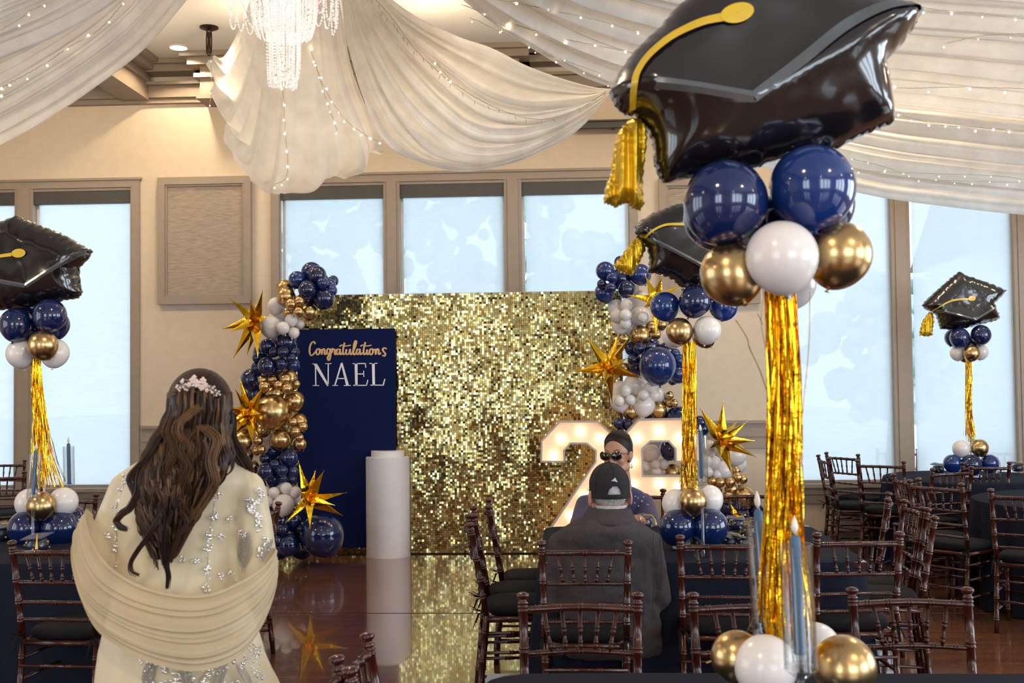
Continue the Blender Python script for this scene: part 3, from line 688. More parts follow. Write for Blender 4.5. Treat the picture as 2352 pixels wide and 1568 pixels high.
    poly(mb, [(1192, 1254), (1276, 1254), (1278, 1264), (1190, 1264)]); poly(mb, [(1148, B-7), (1204, B-7), (1204, B), (1148, B)]); poly(mb, [(1262, B-7), (1332, B-7), (1332, B), (1262, B)])
    wb(mb, 'letter', M_letterw, t, False)
    mb = MB()                                        # E
    poly(mb, [(1370, T), (1398, T), (1400, B-2), (1376, B-2)]); poly(mb, [(1349, T), (1480, T-2), (1480, T+8), (1349, T+8)]); poly(mb, [(1472, T), (1482, T-1), (1486, 1150), (1478, 1150)])
    poly(mb, [(1396, 1208), (1462, 1208), (1462, 1218), (1396, 1218)]); poly(mb, [(1456, 1182), (1464, 1182), (1466, 1242), (1458, 1242)])
    poly(mb, [(1356, B-9), (1496, B-9), (1492, B), (1356, B)]); poly(mb, [(1498, 1272), (1507, 1272), (1494, B-1), (1484, B-5)])
    wb(mb, 'letter', M_letterw, t, False)
    mb = MB()                                        # L
    poly(mb, [(1543, T-2), (1571, T-2), (1574, B-4), (1549, B-4)]); poly(mb, [(1518, T-2), (1598, T-3), (1598, T+5), (1518, T+6)])
    poly(mb, [(1528, B-11), (1664, B-11), (1660, B-2), (1528, B-2)]); poly(mb, [(1668, 1262), (1677, 1262), (1662, B-3), (1650, B-7)])
    wb(mb, 'letter', M_letterw, t, False)
banner()
pp = PZ(884, 1283, 0)
t = thing('display_pedestal', 'white cylindrical pedestal with a smaller stepped top', 'pedestal', (pp.x, pp.y+.2, 0))
sc_ = (pp.y)/F*1.0; R1 = 51*sc_; Ht = P(884, 1052, pp.y).z-.0
MB().lathe([(0, 0), (R1*1.02, 0), (R1*1.02, .012), (R1, .03), (R1, Ht-.006), (R1-.006, Ht), (0, Ht)], n=64, caps=False).build('drum', M_ped, t)
R2 = 38.5*sc_
MB().lathe([(0, Ht), (R2, Ht), (R2, Ht+.052), (R2-.004, Ht+.058), (0, Ht+.058)], n=64, caps=False).build('top_step', M_ped, t)

YM = PZ(1400, 1302, 0).y
def marquee(label, outer, holes, bulbs, name):
    p0 = PY(sum(x for x, y in outer)/len(outer), 1302, YM)
    t = thing('marquee_number', label, 'number sign', (p0.x, YM, 0), 0, 'marquee numbers')
    def w(x, y, dy=0): p = PY(x, y, YM); return Vector((p.x, YM+dy, max(p.z, .0)))
    dep = .12
    loops = [outer]+holes
    for nm_, lp in (('rim', outer),)+tuple(('rim', h) for h in holes):
        n = len(lp); ring = [w(*q) for q in lp]; cen = sum(ring, Vector())/n; mb = MB()
        off = []
        A = sum(ring[i].x*ring[(i+1) % n].z-ring[(i+1) % n].x*ring[i].z for i in range(n)); sg = 1 if A > 0 else -1
        if lp is not outer: sg = -sg
        for i in range(n):
            a, b, c = ring[i-1], ring[i], ring[(i+1) % n]; d1 = (b-a).normalized(); d2 = (c-b).normalized()
            n1 = Vector((-d1.z, 0, d1.x)); n2 = Vector((-d2.z, 0, d2.x)); bis = (n1+n2); L = bis.length or 1; bis = bis/L; k = .016/max(.35, bis.dot(n1)); off.append(b+bis*k*sg)
        F0 = [v+Vector((0, 0, 0)) for v in ring]; F1 = [v+Vector((0, dep, 0)) for v in ring]; I0 = off; I1 = [v+Vector((0, .045, 0)) for v in off]
        vs = F0+F1+I0+I1
        for i in range(n):
            j = (i+1) % n; mb_f = [(i, j, n+j, n+i), (i, 2*n+i, 2*n+j, j), (2*n+i, 3*n+i, 3*n+j, 2*n+j)]
            mb.f += mb_f
        mb.v = [tuple(v) for v in vs]; wb(mb, 'rim', M_rim, t, False)
    import mathutils.geometry as mg
    polys = [[w(*q, .045) for q in lp] for lp in loops]
    tris = mg.tessellate_polygon([[Vector((v.x, v.z, 0)) for v in pl] for pl in polys])
    allv = [v for pl in polys for v in pl]
    mb = MB(); mb.v = [tuple(v) for v in allv]+[tuple(v+Vector((0, dep-.045, 0))) for v in allv]; N = len(allv); mb.f = [tuple(tr) for tr in tris]+[tuple(i+N for i in reversed(tr)) for tr in tris]
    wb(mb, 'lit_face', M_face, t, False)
    for (bx_, by_) in bulbs:
        c = w(bx_, by_, .028); wb(MB().ball(c, .021, 12, 8), 'bulb', M_bulbm, t)
marquee('lit marquee number 2 standing behind the woman in sunglasses',
        [(1241, 1062), (1242, 1012), (1285, 966), (1374, 966), (1412, 1001), (1425, 1014), (1425, 1078), (1312, 1245), (1425, 1245), (1425, 1302), (1241, 1302), (1241, 1245), (1366, 1060), (1367, 1036), (1347, 1020), (1311, 1020), (1297, 1036), (1298, 1062)], [],
        [(1271, 1046), (1288, 1008), (1333, 991), (1379, 1007), (1398, 1050), (1375, 1095), (1342, 1140), (1310, 1185), (1282, 1228), (1270, 1272), (1330, 1272), (1390, 1272)], 'two')
marquee('lit marquee number 6 standing right of the 2',
        [(1428, 1003), (1466, 962), (1573, 960), (1613, 1001), (1613, 1062), (1551, 1062), (1550, 1031), (1535, 1015), (1495, 1015), (1477, 1031), (1478, 1091), (1563, 1091), (1613, 1120), (1613, 1262), (1573, 1302), (1466, 1302), (1428, 1262)],
        [[(1478, 1148), (1478, 1232), (1492, 1246), (1548, 1246), (1562, 1232), (1562, 1160), (1548, 1148)]],
        [(1464, 1006), (1515, 990), (1562, 1006), (1583, 1040), (1453, 1062), (1453, 1115), (1515, 1112), (1560, 1118), (1587, 1160), (1587, 1215), (1453, 1170), (1453, 1225), (1485, 1274), (1540, 1274)], 'six')
# ---------------------------------------------------------------- ceiling drapery
def drape(label, strings, seed, amp=.05, nf=9, N=60, M=220, name='ceiling_drape', hem=None, tight=0.0):
    """strings: lines of cloth (px,py,distance) from gather to hem; lofted across with folds that run along them"""
    strings = [([(650+(st[0][0]-650)*.3, -238, 7.2)] if st[0][1] < 0 else [])+list(st) for st in strings]      # every panel is gathered at the ceiling above the chandelier
    strings = [st+([(3300, st[-1][1]+55, st[-1][2])] if st[-1][0] == 2480 else [(-750, st[-1][1]+270, st[-1][2])] if st[-1][0] == -150 else []) for st in strings]; N = 90 if strings[0][-1][0] in (3300, -750) else N
    S = [[np.array(P(*q)) for q in st] for st in strings]
    S = [catmull(st, N) for st in S]
    cols = [catmull([S[i][j] for i in range(len(S))], M) for j in range(N)]      # cols[j][k]
    G = np.array(cols); rr = np.random.RandomState(seed)
    ph = rr.uniform(0, 6.28, 8); k = np.linspace(0, 1, M)
    fold = sum(a*np.sin(2*PI*f*k+p+.9*np.sin(2*PI*f*.37*k+p)) for a, f, p in ((.62, nf, ph[0]), (.34, nf*1.83, ph[1]), (.13, nf*3.1, ph[2]), (.045, nf*5.7, ph[3])))
    du = np.gradient(G, axis=0); dv = np.gradient(G, axis=1); nrm = np.cross(du, dv); nrm /= (np.linalg.norm(nrm, axis=2, keepdims=True)+1e-9)
    wid = np.linalg.norm(G[:, -1]-G[:, 0], axis=1); env = np.clip(wid/wid.max(), .12, 1)
    j = np.linspace(0, 1, N)
    G = G + nrm*(amp*env[:, None, None]*fold[None, :, None]*(1+.25*np.sin(j*5+seed)[:, None, None]))
    G = G + np.array([0, 0, -1.0])*(amp*.35*env[:, None, None]*np.roll(fold, 3)[None, :, None])
    o = MB().grid(G.tolist()).build(name, M_drape); tag(o, label, 'drapery'); return o
drape('bell-shaped ivory voile drape hanging behind the chandelier', [
    [(590, -60, 8.2), (560, 40, 8.9), (515, 128, 9.8), (484, 128, 10.05)],
    [(612, -60, 8.0), (575, 90, 8.8), (520, 200, 9.7), (487, 150, 10.05)],
    [(625, -60, 7.9), (590, 150, 8.7), (550, 300, 9.3), (500, 235, 9.9)],
    [(640, -60, 7.8), (615, 200, 8.6), (580, 370, 9.1), (528, 330, 9.7)],
    [(660, -60, 7.8), (650, 220, 8.5), (622, 425, 9.0), (575, 405, 9.5)],
    [(690, -60, 7.8), (700, 220, 8.5), (700, 420, 9.0), (625, 432, 9.4)],
    [(720, -60, 7.8), (750, 200, 8.5), (790, 385, 9.0), (720, 420, 9.4)],
    [(745, -60, 7.8), (790, 180, 8.5), (850, 345, 9.0), (820, 375, 9.4)],
    [(765, -60, 7.8), (810, 160, 8.5), (872, 305, 9.0), (884, 326, 9.3)]], 3, amp=.045, nf=7)
drape('large ivory voile swag sweeping from the chandelier over the middle windows', [
    [(772, -60, 7.6), (800, 110, 8.2), (850, 270, 8.7), (895, 340, 8.9), (960, 372, 9.0), (1060, 394, 9.1), (1190, 372, 9.2), (1320, 305, 9.3), (1405, 215, 9.4)],
    [(782, -60, 7.6), (830, 100, 8.2), (900, 250, 8.7), (990, 345, 9.0), (1090, 372, 9.1), (1200, 350, 9.2), (1320, 290, 9.3), (1406, 213, 9.4)],
    [(795, -60, 7.6), (860, 90, 8.2), (950, 225, 8.8), (1060, 320, 9.0), (1150, 335, 9.1), (1240, 315, 9.2), (1330, 270, 9.3), (1407, 211, 9.4)],
    [(808, -60, 7.6), (890, 75, 8.2), (990, 190, 8.8), (1090, 270, 9.0), (1180, 290, 9.1), (1260, 280, 9.2), (1340, 250, 9.3), (1408, 209, 9.4)],
    [(822, -60, 7.6), (915, 60, 8.2), (1020, 145, 8.8), (1110, 210, 9.0), (1200, 240, 9.1), (1280, 240, 9.2), (1350, 228, 9.3), (1409, 207, 9.4)],
    [(840, -60, 7.6), (940, 30, 8.2), (1050, 85, 8.8), (1130, 110, 9.0), (1210, 150, 9.1), (1290, 180, 9.2), (1360, 200, 9.3), (1410, 205, 9.4)]], 5, amp=.07, nf=6.5)
drape('upper sheer ceiling panel with lights fanning to the upper right', [
    [(985, -60, 6.6), (1180, 92, 7.2), (1400, 205, 7.8), (1700, 238, 8.0), (2050, 252, 8.0), (2480, 296, 8.0)],
    [(1060, -60, 6.5), (1240, 60, 7.1), (1450, 150, 7.6), (1720, 190, 7.9), (2060, 205, 7.9), (2480, 245, 7.9)],
    [(1150, -60, 6.4), (1320, 35, 7.0), (1520, 100, 7.5), (1760, 130, 7.7), (2070, 150, 7.7), (2480, 190, 7.7)],
    [(1260, -60, 6.3), (1420, 5, 6.9), (1600, 50, 7.3), (1800, 75, 7.5), (2080, 95, 7.5), (2480, 125, 7.5)],
    [(1390, -70, 6.2), (1540, -30, 6.8), (1700, 0, 7.1), (1860, 20, 7.2), (2100, 35, 7.3), (2480, 60, 7.3)],
    [(1500, -130, 6.1), (1650, -110, 6.6), (1800, -90, 6.9), (1950, -70, 7.0), (2150, -50, 7.1), (2480, -25, 7.1)]], 8, amp=.055, nf=6)
drape('lower sheer ceiling panel sagging over the right-hand windows', [
    [(1300, 130, 8.6), (1500, 260, 9.2), (1720, 370, 9.5), (1960, 437, 9.6), (2150, 468, 9.6), (2480, 500, 9.6)],
    [(1310, 120, 8.6), (1520, 230, 9.2), (1740, 330, 9.5), (1980, 400, 9.6), (2160, 425, 9.6), (2480, 455, 9.6)],
    [(1325, 110, 8.6), (1540, 205, 9.2), (1760, 285, 9.4), (2000, 340, 9.5), (2170, 365, 9.5), (2480, 395, 9.5)],
    [(1340, 100, 8.6), (1560, 180, 9.1), (1780, 240, 9.3), (2020, 285, 9.4), (2180, 305, 9.4), (2480, 335, 9.4)],
    [(1360, 90, 8.6), (1590, 150, 9.0), (1800, 200, 9.2), (2040, 236, 9.3), (2190, 250, 9.3), (2480, 280, 9.3)]], 12, amp=.05, nf=4.2)
drape('lower ivory ceiling panel sweeping down at the upper left', [
    [(470, -70, 8.2), (425, 2, 8.2), (330, 112, 8.1), (210, 205, 8.0), (100, 278, 7.9), (0, 332, 7.8), (-150, 405, 7.7)],
    [(420, -70, 8.0), (375, 5, 8.0), (290, 95, 7.9), (180, 175, 7.8), (90, 232, 7.7), (0, 280, 7.6), (-150, 350, 7.5)],
    [(370, -70, 7.8), (320, 5, 7.8), (240, 80, 7.7), (150, 145, 7.6), (80, 188, 7.5), (0, 232, 7.4), (-150, 295, 7.3)],
    [(320, -70, 7.6), (265, 5, 7.6), (195, 62, 7.5), (120, 112, 7.4), (60, 148, 7.3), (0, 180, 7.2), (-150, 245, 7.1)],
    [(270, -70, 7.4), (215, 0, 7.4), (150, 45, 7.3), (90, 82, 7.2), (40, 108, 7.1), (-10, 132, 7.0), (-150, 195, 6.9)]], 15, amp=.05, nf=5)
drape('upper ivory ceiling panel with bright lights in the upper left corner', [
    [(340, -60, 7.1), (262, 5, 7.1), (182, 55, 7.0), (100, 95, 6.9), (0, 135, 6.8), (-150, 205, 6.7)],
    [(280, -95, 6.9), (200, -35, 6.9), (130, 5, 6.8), (60, 38, 6.7), (-10, 65, 6.6), (-150, 125, 6.5)],
    [(220, -100, 6.8), (150, -45, 6.8), (90, -15, 6.7), (30, 10, 6.6), (-30, 35, 6.5), (-150, 85, 6.4)],
    [(160, -120, 6.7), (90, -75, 6.7), (40, -55, 6.6), (-10, -35, 6.5), (-60, -15, 6.4), (-150, 25, 6.3)]], 18, amp=.045, nf=4)

# ---------------------------------------------------------------- fairy lights
BULB = MB().ball((0, 0, 0), .0072, 8, 6).mesh('bulb', M_glow)
BULBS = MB().ball((0, 0, 0), .0045, 8, 6).mesh('bulb', M_glow)
def lights(label, pts, every, small=False, jit=6, lit=None, drop=.03):
    c = [P(*q) for q in pts]; c = catmull(c, 40+len(pts)*14)
    base = Vector(c[0]); t = thing('string_light', label, 'fairy lights', base, 0)
    cur = [Vector(q)-base+Vector((rnd.gauss(0, .0015), rnd.gauss(0, .0015), rnd.gauss(0, .0015))) for q in c]
    MB().path(cur, .0022, 5).build('wire', M_wire, t)
    L = [0]
    for i in range(1, len(cur)): L.append(L[-1]+(cur[i]-cur[i-1]).length)
    n = max(3, int(L[-1]/every)); k = 0
    for q in range(n+1):
        s_ = L[-1]*q/n; 
        while k < len(L)-2 and L[k+1] < s_: k += 1
        p = cur[k] + Vector((rnd.uniform(-.01, .01), rnd.uniform(-.02, .02), -drop*rnd.random()))
        if lit is None: inst('bulb', BULBS if small else BULB, t, p, rnd.uniform(.7, 1.25))
        else:
            e = p+Vector((rnd.uniform(-.015, .015), 0, -.03)); MB().path([p, e], [.003, .0015], 5).build('unlit_bulb', M_wire, t)
    return t
lights('fairy lights running down the bell-shaped drape behind the chandelier', [(640, 40, 7.9), (648, 180, 8.3), (655, 300, 8.5), (660, 400, 8.7), (630, 425, 8.9)], .115)
lights('fairy lights down the right side of the bell-shaped drape', [(712, 110, 8.2), (745, 200, 8.3), (790, 270, 8.5), (840, 310, 8.7), (870, 325, 8.8)], .10)
lights('short fairy light cluster between the two bell drape strings', [(725, 150, 8.1), (752, 235, 8.3), (775, 300, 8.5)], .09)
lights('mostly unlit string light looping across the large middle swag', [(845, -20, 7.3), (900, 40, 7.8), (960, 120, 8.3), (1040, 190, 8.6), (1140, 248, 8.75), (1240, 274, 8.85), (1330, 250, 8.95), (1395, 208, 9.1)], .11, lit=False)
lights('single bright bulb string behind the large swag', [(1000, 140, 8.5), (1018, 165, 8.6), (1035, 182, 8.7)], .14)
lights('fairy lights along the lower edge of the upper right ceiling panel', [(1060, 10, 6.7), (1180, 55, 7.05), (1300, 90, 7.2), (1440, 118, 7.35)], .19)
lights('second row of fairy lights left of the largest cap balloon', [(1120, -5, 6.4), (1250, 20, 6.7), (1380, 48, 6.9), (1470, 75, 7.1)], .24)
lights('third row of fairy lights left of the largest cap balloon', [(1080, 40, 6.9), (1250, 120, 7.3), (1380, 168, 7.5)], .26, small=True)
lights('string of small bulbs low beside the largest cap balloon', [(1150, 70, 7.0), (1290, 140, 7.4), (1400, 190, 7.7)], .22, small=True)
lights('topmost row of fairy lights right of the largest cap balloon', [(2060, 5, 6.9), (2165, 24, 7.0), (2285, 34, 7.05), (2400, 50, 7.1)], .19)
lights('second row of fairy lights right of the largest cap balloon', [(1980, 190, 7.4), (2075, 202, 7.5), (2210, 200, 7.55), (2400, 205, 7.6)], .24)
lights('row of dense fairy lights along the seam of the right ceiling panels', [(2060, 262, 7.9), (2150, 285, 7.9), (2230, 292, 7.9), (2400, 302, 7.9)], .12)
lights('lower row of small fairy lights above the right-hand windows', [(1955, 364, 9.1), (2040, 385, 9.1), (2100, 410, 9.15), (2200, 415, 9.15), (2400, 420, 9.2)], .15, small=True)
lights('sparse fairy lights along the sagging right drape', [(1970, 392, 9.2), (2120, 398, 9.2), (2300, 405, 9.2), (2400, 422, 9.2)], .22, small=True)
lights('sparse fairy lights high at the upper right corner', [(2170, 100, 7.3), (2260, 82, 7.3), (2400, 75, 7.3)], .3, small=True)
lights('fairy lights in a diagonal row at the upper left', [(285, 5, 7.3), (230, 66, 7.4), (160, 108, 7.3), (104, 146, 7.2), (40, 182, 7.1), (-60, 235, 7.0)], .17)
lights('brighter fairy lights in the upper left corner', [(110, 6, 6.5), (70, 25, 6.5), (45, 44, 6.4), (0, 70, 6.3)], .13)
lights('fairy light at the left edge beside the lower left ceiling panel', [(20, 190, 7.1), (0, 222, 7.05), (-30, 250, 7)], .12)
lights('small fairy lights down the left edge of the bell-shaped drape', [(484, 140, 9.9), (486, 190, 9.8), (482, 240, 9.7)], .16, small=True)

# ---------------------------------------------------------------- chandelier
HC = P(652, 60, 7.0)
t = thing('chandelier', 'tiered crystal bead chandelier hanging at the top of the picture', 'chandelier', (HC.x, HC.y, HC.z))
px = 7.0/F
mb = MB()
for (r, z) in ((.335, .42), (.2, .36), (.105, .30)):
    ring = [(r*math.cos(2*PI*k/40), r*math.sin(2*PI*k/40), z) for k in range(41)]; mb.path(ring, .008, 6, caps=False)
for k in range(6):
    a = k*PI/3; mb.tube((0, 0, .5), (.335*math.cos(a), .335*math.sin(a), .42), .005, n=6)
mb.tube((0, 0, .42), (0, 0, ZC-HC.z), .008, n=8); mb.lathe([(0, ZC-HC.z-.05), (.07, ZC-HC.z-.03), (.08, ZC-HC.z), (0, ZC-HC.z)], n=20, caps=False)
mb.build('frame', M_bead, t)
def beads(pts, r=.0072, sp=.0155):
    mb = MB(); c = catmull(pts, 60); L = [0]
    for i in range(1, len(c)): L.append(L[-1]+float(np.linalg.norm(c[i]-c[i-1])))
    k = 0
    for q in range(int(L[-1]/sp)+1):
        s_ = q*sp
        while k < len(L)-2 and L[k+1] < s_: k += 1
        mb.ball(c[k], r*rnd.uniform(.8, 1.15), 6, 4)
    return mb
zb_in, zb_mid = P(655, 197, 7).z-HC.z, P(655, 90, 7).z-HC.z
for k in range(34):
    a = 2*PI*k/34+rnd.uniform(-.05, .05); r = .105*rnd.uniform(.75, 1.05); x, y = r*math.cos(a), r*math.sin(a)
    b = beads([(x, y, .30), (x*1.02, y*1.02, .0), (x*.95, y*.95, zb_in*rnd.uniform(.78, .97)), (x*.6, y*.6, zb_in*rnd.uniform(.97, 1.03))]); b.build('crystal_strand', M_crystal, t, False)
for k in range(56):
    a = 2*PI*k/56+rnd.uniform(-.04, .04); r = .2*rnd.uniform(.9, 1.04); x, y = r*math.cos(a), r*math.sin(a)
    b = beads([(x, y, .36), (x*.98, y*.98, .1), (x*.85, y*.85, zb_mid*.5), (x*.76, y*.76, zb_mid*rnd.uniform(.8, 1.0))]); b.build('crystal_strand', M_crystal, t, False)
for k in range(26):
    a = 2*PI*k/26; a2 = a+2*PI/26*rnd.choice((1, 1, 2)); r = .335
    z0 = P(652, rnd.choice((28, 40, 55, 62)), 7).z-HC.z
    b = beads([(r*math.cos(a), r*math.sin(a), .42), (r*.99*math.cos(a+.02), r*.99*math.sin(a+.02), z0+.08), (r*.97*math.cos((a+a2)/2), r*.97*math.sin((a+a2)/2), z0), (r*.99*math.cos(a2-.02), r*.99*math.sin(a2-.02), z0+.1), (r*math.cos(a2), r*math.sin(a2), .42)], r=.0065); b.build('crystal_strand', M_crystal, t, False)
for (x, y, z) in ((.03, -.02, zb_in*.3), (-.03, .02, zb_in*.62), (.02, -.03, zb_in*.92), (.05, -.05, zb_in*.55)):
    inst('bulb', BULB, t, (x, y, z), 1.3)
l = bpy.data.lights.new('chandelier_lamp', 'POINT'); l.energy = 12; l.color = (1, .8, .62); l.shadow_soft_size = .05
o = bpy.data.objects.new('chandelier_lamp', l); o.parent = t; o.location = (0, 0, .2); COL.objects.link(o)

# ---------------------------------------------------------------- balloons
def balloon_mesh(m, name):
    rows = []
    for i in range(1, 20):
        ph = PI*i/20; z = -math.cos(ph); r = math.sin(ph)
        if z < 0: z = z*(1+.10*(-z)**3)
        rows.append([(r*math.cos(2*PI*k/32), r*math.sin(2*PI*k/32), z) for k in range(32)])
    mb = MB().grid(rows, closed=True); n = len(mb.v)
    top = n; mb.v.append((0, 0, 1.0)); mb.f += [(18*32+k, 18*32+(k+1) % 32, top) for k in range(32)]
    mb.lathe([(.16, -1.08), (.05, -1.11), (.035, -1.15), (.09, -1.19), (.08, -1.20), (0, -1.19)], n=10, caps=False)
    bt = len(mb.v); mb.v.append((0, 0, -1.09)); mb.f += [(k, bt, (k+1) % 32) for k in range(32)]
    return mb.mesh(name, m)
BM = {'b': (balloon_mesh(M_blue, 'balloon'), 'navy balloon'), 'B': (balloon_mesh(M_blueb, 'balloon'), 'bright blue balloon'), 'w': (balloon_mesh(M_white, 'balloon'), 'white balloon'), 'g': (balloon_mesh(M_gold, 'balloon'), 'metallic gold balloon')}
def balloon(par, px, py, rpx, col, d, up=False):
    c = P(px, py, d); r = rpx*d/F
    iv = par.matrix_world.inverted()
    rot = Euler((rnd.uniform(-.5, .5)+(PI if up else 0), rnd.uniform(-.5, .5), rnd.uniform(0, 6)))
    o = inst('balloon', BM[col][0], par, iv @ c, r, rot, BM[col][1]); return o
def starburst(par, px, py, d, tips, label, wdt=.05):
    c = P(px, py, d); bpy.context.view_layer.update(); iv = par.matrix_world.inverted(); cc = iv @ c
    core = MB().ball((0, 0, 0), wdt*.55, 12, 8).build('starburst_balloon', M_foil, par); core.location = cc; core['label'] = label
    for (tx, ty, dd) in tips:
        tp = P(tx, ty, d+dd)-c; L = tp.length; dr = tp.normalized(); mb = MB(); n = 8
        q = Vector((0, 0, 1)).rotation_difference(dr).to_matrix(); ro = rnd.uniform(0, 1)
        ww = min(wdt, L*.24); rows = []
        for (z, r) in ((0, .35), (.10, .75), (.24, 1.0), (.34, .92), (.6, .5), (.85, .18), (.97, .05), (1.0, .07), (1.03, .01)):
            rows.append([q @ Vector((ww*r*(1 if k % 2 else .62)*math.cos(2*PI*k/n+ro), ww*r*(1 if k % 2 else .62)*math.sin(2*PI*k/n+ro), z*L)) for k in range(n)])
        mb.grid(rows, closed=True); mb.build('spike', M_foil, core)
    return core
DL = 10.3
t = thing('balloon_column', 'tall balloon garland column left of the navy banner', 'balloon garland', (P(690, 1286, DL).x, P(690, 1286, DL).y, 0), 0, 'balloon garland columns')
bpy.context.view_layer.update(); GL = t
for (x, y, r, c, dd) in [
    (716, 625, 24, 'B', .1), (728, 632, 22, 'b', -.02), (683, 642, 20, 'B', 0), (706, 665, 21, 'b', -.12), (740, 640, 14, 'B', .05), (741, 650, 13.5, 'B', -.1), (757, 655, 15, 'B', .05), (762, 667, 13, 'B', -.05), (745, 685, 25, 'b', -.05), (706, 690, 24, 'b', .1), (765, 645, 13, 'B', .15), (722, 660, 24, 'b', .08),
    (655, 664, 22, 'g', .1), (657, 680, 21.5, 'g', -.05), (669, 698, 13, 'g', -.18), (688, 692, 12, 'g', -.18), (662, 716, 12, 'g', -.1), (686, 716, 12, 'g', -.2), (709, 716, 20, 'g', -.05),
    (635, 703, 21, 'w', .02), (650, 715, 26, 'w', .1), (621, 750, 25, 'w', -.1), (650, 753, 15, 'w', -.2), (669, 735, 14.5, 'w', -.12), (675, 764, 13, 'w', -.15), (688, 743, 11, 'w', -.02), (640, 735, 25, 'w', .12), (630, 770, 18, 'w', .1),
    (614, 795, 18, 'b', 0), (658, 786, 25, 'b', -.02), (630, 808, 12, 'b', -.1), (650, 808, 13, 'b', -.14), (672, 808, 13, 'b', -.02), (668, 822, 11, 'b', -.12), (613, 840, 21, 'b', -.12), (646, 835, 14, 'b', -.12), (590, 822, 11, 'b', 0), (591, 845, 15, 'b', .02), (672, 838, 17, 'B', .08), (640, 850, 28, 'b', .15), (605, 810, 24, 'b', .15), (676, 808, 13, 'B', .1), (578, 872, 26, 'b', .05), (590, 905, 25, 'b', .12), (628, 870, 24, 'b', .15),
    (661, 869, 23, 'g', .05), (603, 872, 11, 'g', -.1), (625, 872, 11, 'g', -.1), (657, 871, 13, 'g', -.2), (640, 884, 11, 'g', -.22), (608, 887, 13, 'g', -.18), (660, 892, 12.5, 'g', -.24), (680, 882, 10, 'g', -.12), (676, 921, 24, 'g', 0), (630, 905, 22, 'g', .05), (625, 945, 41, 'g', -.12),
    (686, 969, 21, 'g', .02), (673, 969, 11.5, 'g', -.15), (696, 979, 11.5, 'g', -.15), (679, 991, 11.5, 'g', -.2), (688, 1004, 10, 'g', -.12), (645, 1009, 24, 'g', -.08), (688, 1019, 17, 'g', .02), (604, 987, 18, 'g', .02), (556, 1013, 24, 'g', -.08), (560, 975, 22, 'g', .02), (593, 1011, 11, 'g', -.1), (589, 1034, 11, 'g', -.12), (600, 1032, 10, 'g', -.16), (579, 1072, 16, 'g', 0), (560, 1045, 22, 'g', .1),
    (627, 1036, 14, 'b', 0), (664, 1050, 22, 'b', -.05), (610, 1052, 14, 'b', 0), (632, 1066, 12, 'b', -.12), (612, 1082, 21, 'b', -.1), (648, 1080, 14, 'b', -.14), (672, 1082, 15, 'b', -.05), (651, 1098, 10, 'b', -.1), (630, 1100, 18, 'b', .02), (668, 1100, 16, 'b', .05), (640, 1050, 24, 'b', .14), (594, 1115, 18, 'b', .02), (610, 1135, 20, 'b', .12),
    (610, 1128, 12, 'w', -.1), (629, 1131, 13, 'w', -.16), (657, 1121, 14, 'w', -.12), (678, 1130, 14, 'w', -.1), (616, 1150, 12, 'w', -.15), (651, 1159, 25, 'w', -.15), (640, 1118, 18, 'w', .08), (684, 1145, 18, 'w', .05), (665, 1140, 22, 'w', .1),
    (640, 1195, 24, 'b', 0), (672, 1196, 22, 'b', 0), (628, 1212, 17, 'b', -.08), (650, 1215, 14, 'b', -.15), (635, 1240, 15, 'b', -.15), (662, 1250, 25, 'b', -.12), (640, 1262, 22, 'b', 0), (690, 1215, 24, 'b', .05), (690, 1255, 28, 'b', .15), (740, 1228, 50, 'b', -.08), (618, 1180, 18, 'b', .1), (655, 1180, 25, 'b', .15)]:
    balloon(GL, x, y, r, c, DL+dd)
starburst(GL, 587, 735, DL-.15, [(603, 668, -.1), (528, 686, .05), (575, 690, -.25), (512, 755, 0), (527, 762, -.15), (537, 820, 0), (568, 812, .12), (592, 818, -.22), (600, 760, -.28), (640, 740, .1), (568, 720, .3)], 'gold foil starburst at the upper left of the column')
starburst(GL, 573, 950, DL-.25, [(551, 868, 0), (541, 895, -.12), (604, 888, -.05), (520, 935, -.1), (515, 955, .05), (537, 998, -.2), (580, 1015, -.1), (592, 998, -.05), (530, 972, -.2), (600, 950, -.3)], 'gold foil starburst behind the head of the woman in ivory')
starburst(GL, 709, 1146, DL-.3, [(686, 1059, 0), (744, 1081, -.05), (724, 1082, .2), (795, 1131, 0), (768, 1160, -.2), (786, 1183, 0), (712, 1212, -.1), (656, 1200, -.05), (690, 1130, -.3), (700, 1120, .2)], 'gold foil starburst above the biggest navy balloon')
DR = 10.35
t = thing('balloon_column', 'balloon garland column along the right edge of the sequin backdrop', 'balloon garland', (P(1560, 1290, DR).x, P(1560, 1290, DR).y, 0), 0, 'balloon garland columns')
bpy.context.view_layer.update(); GR = t
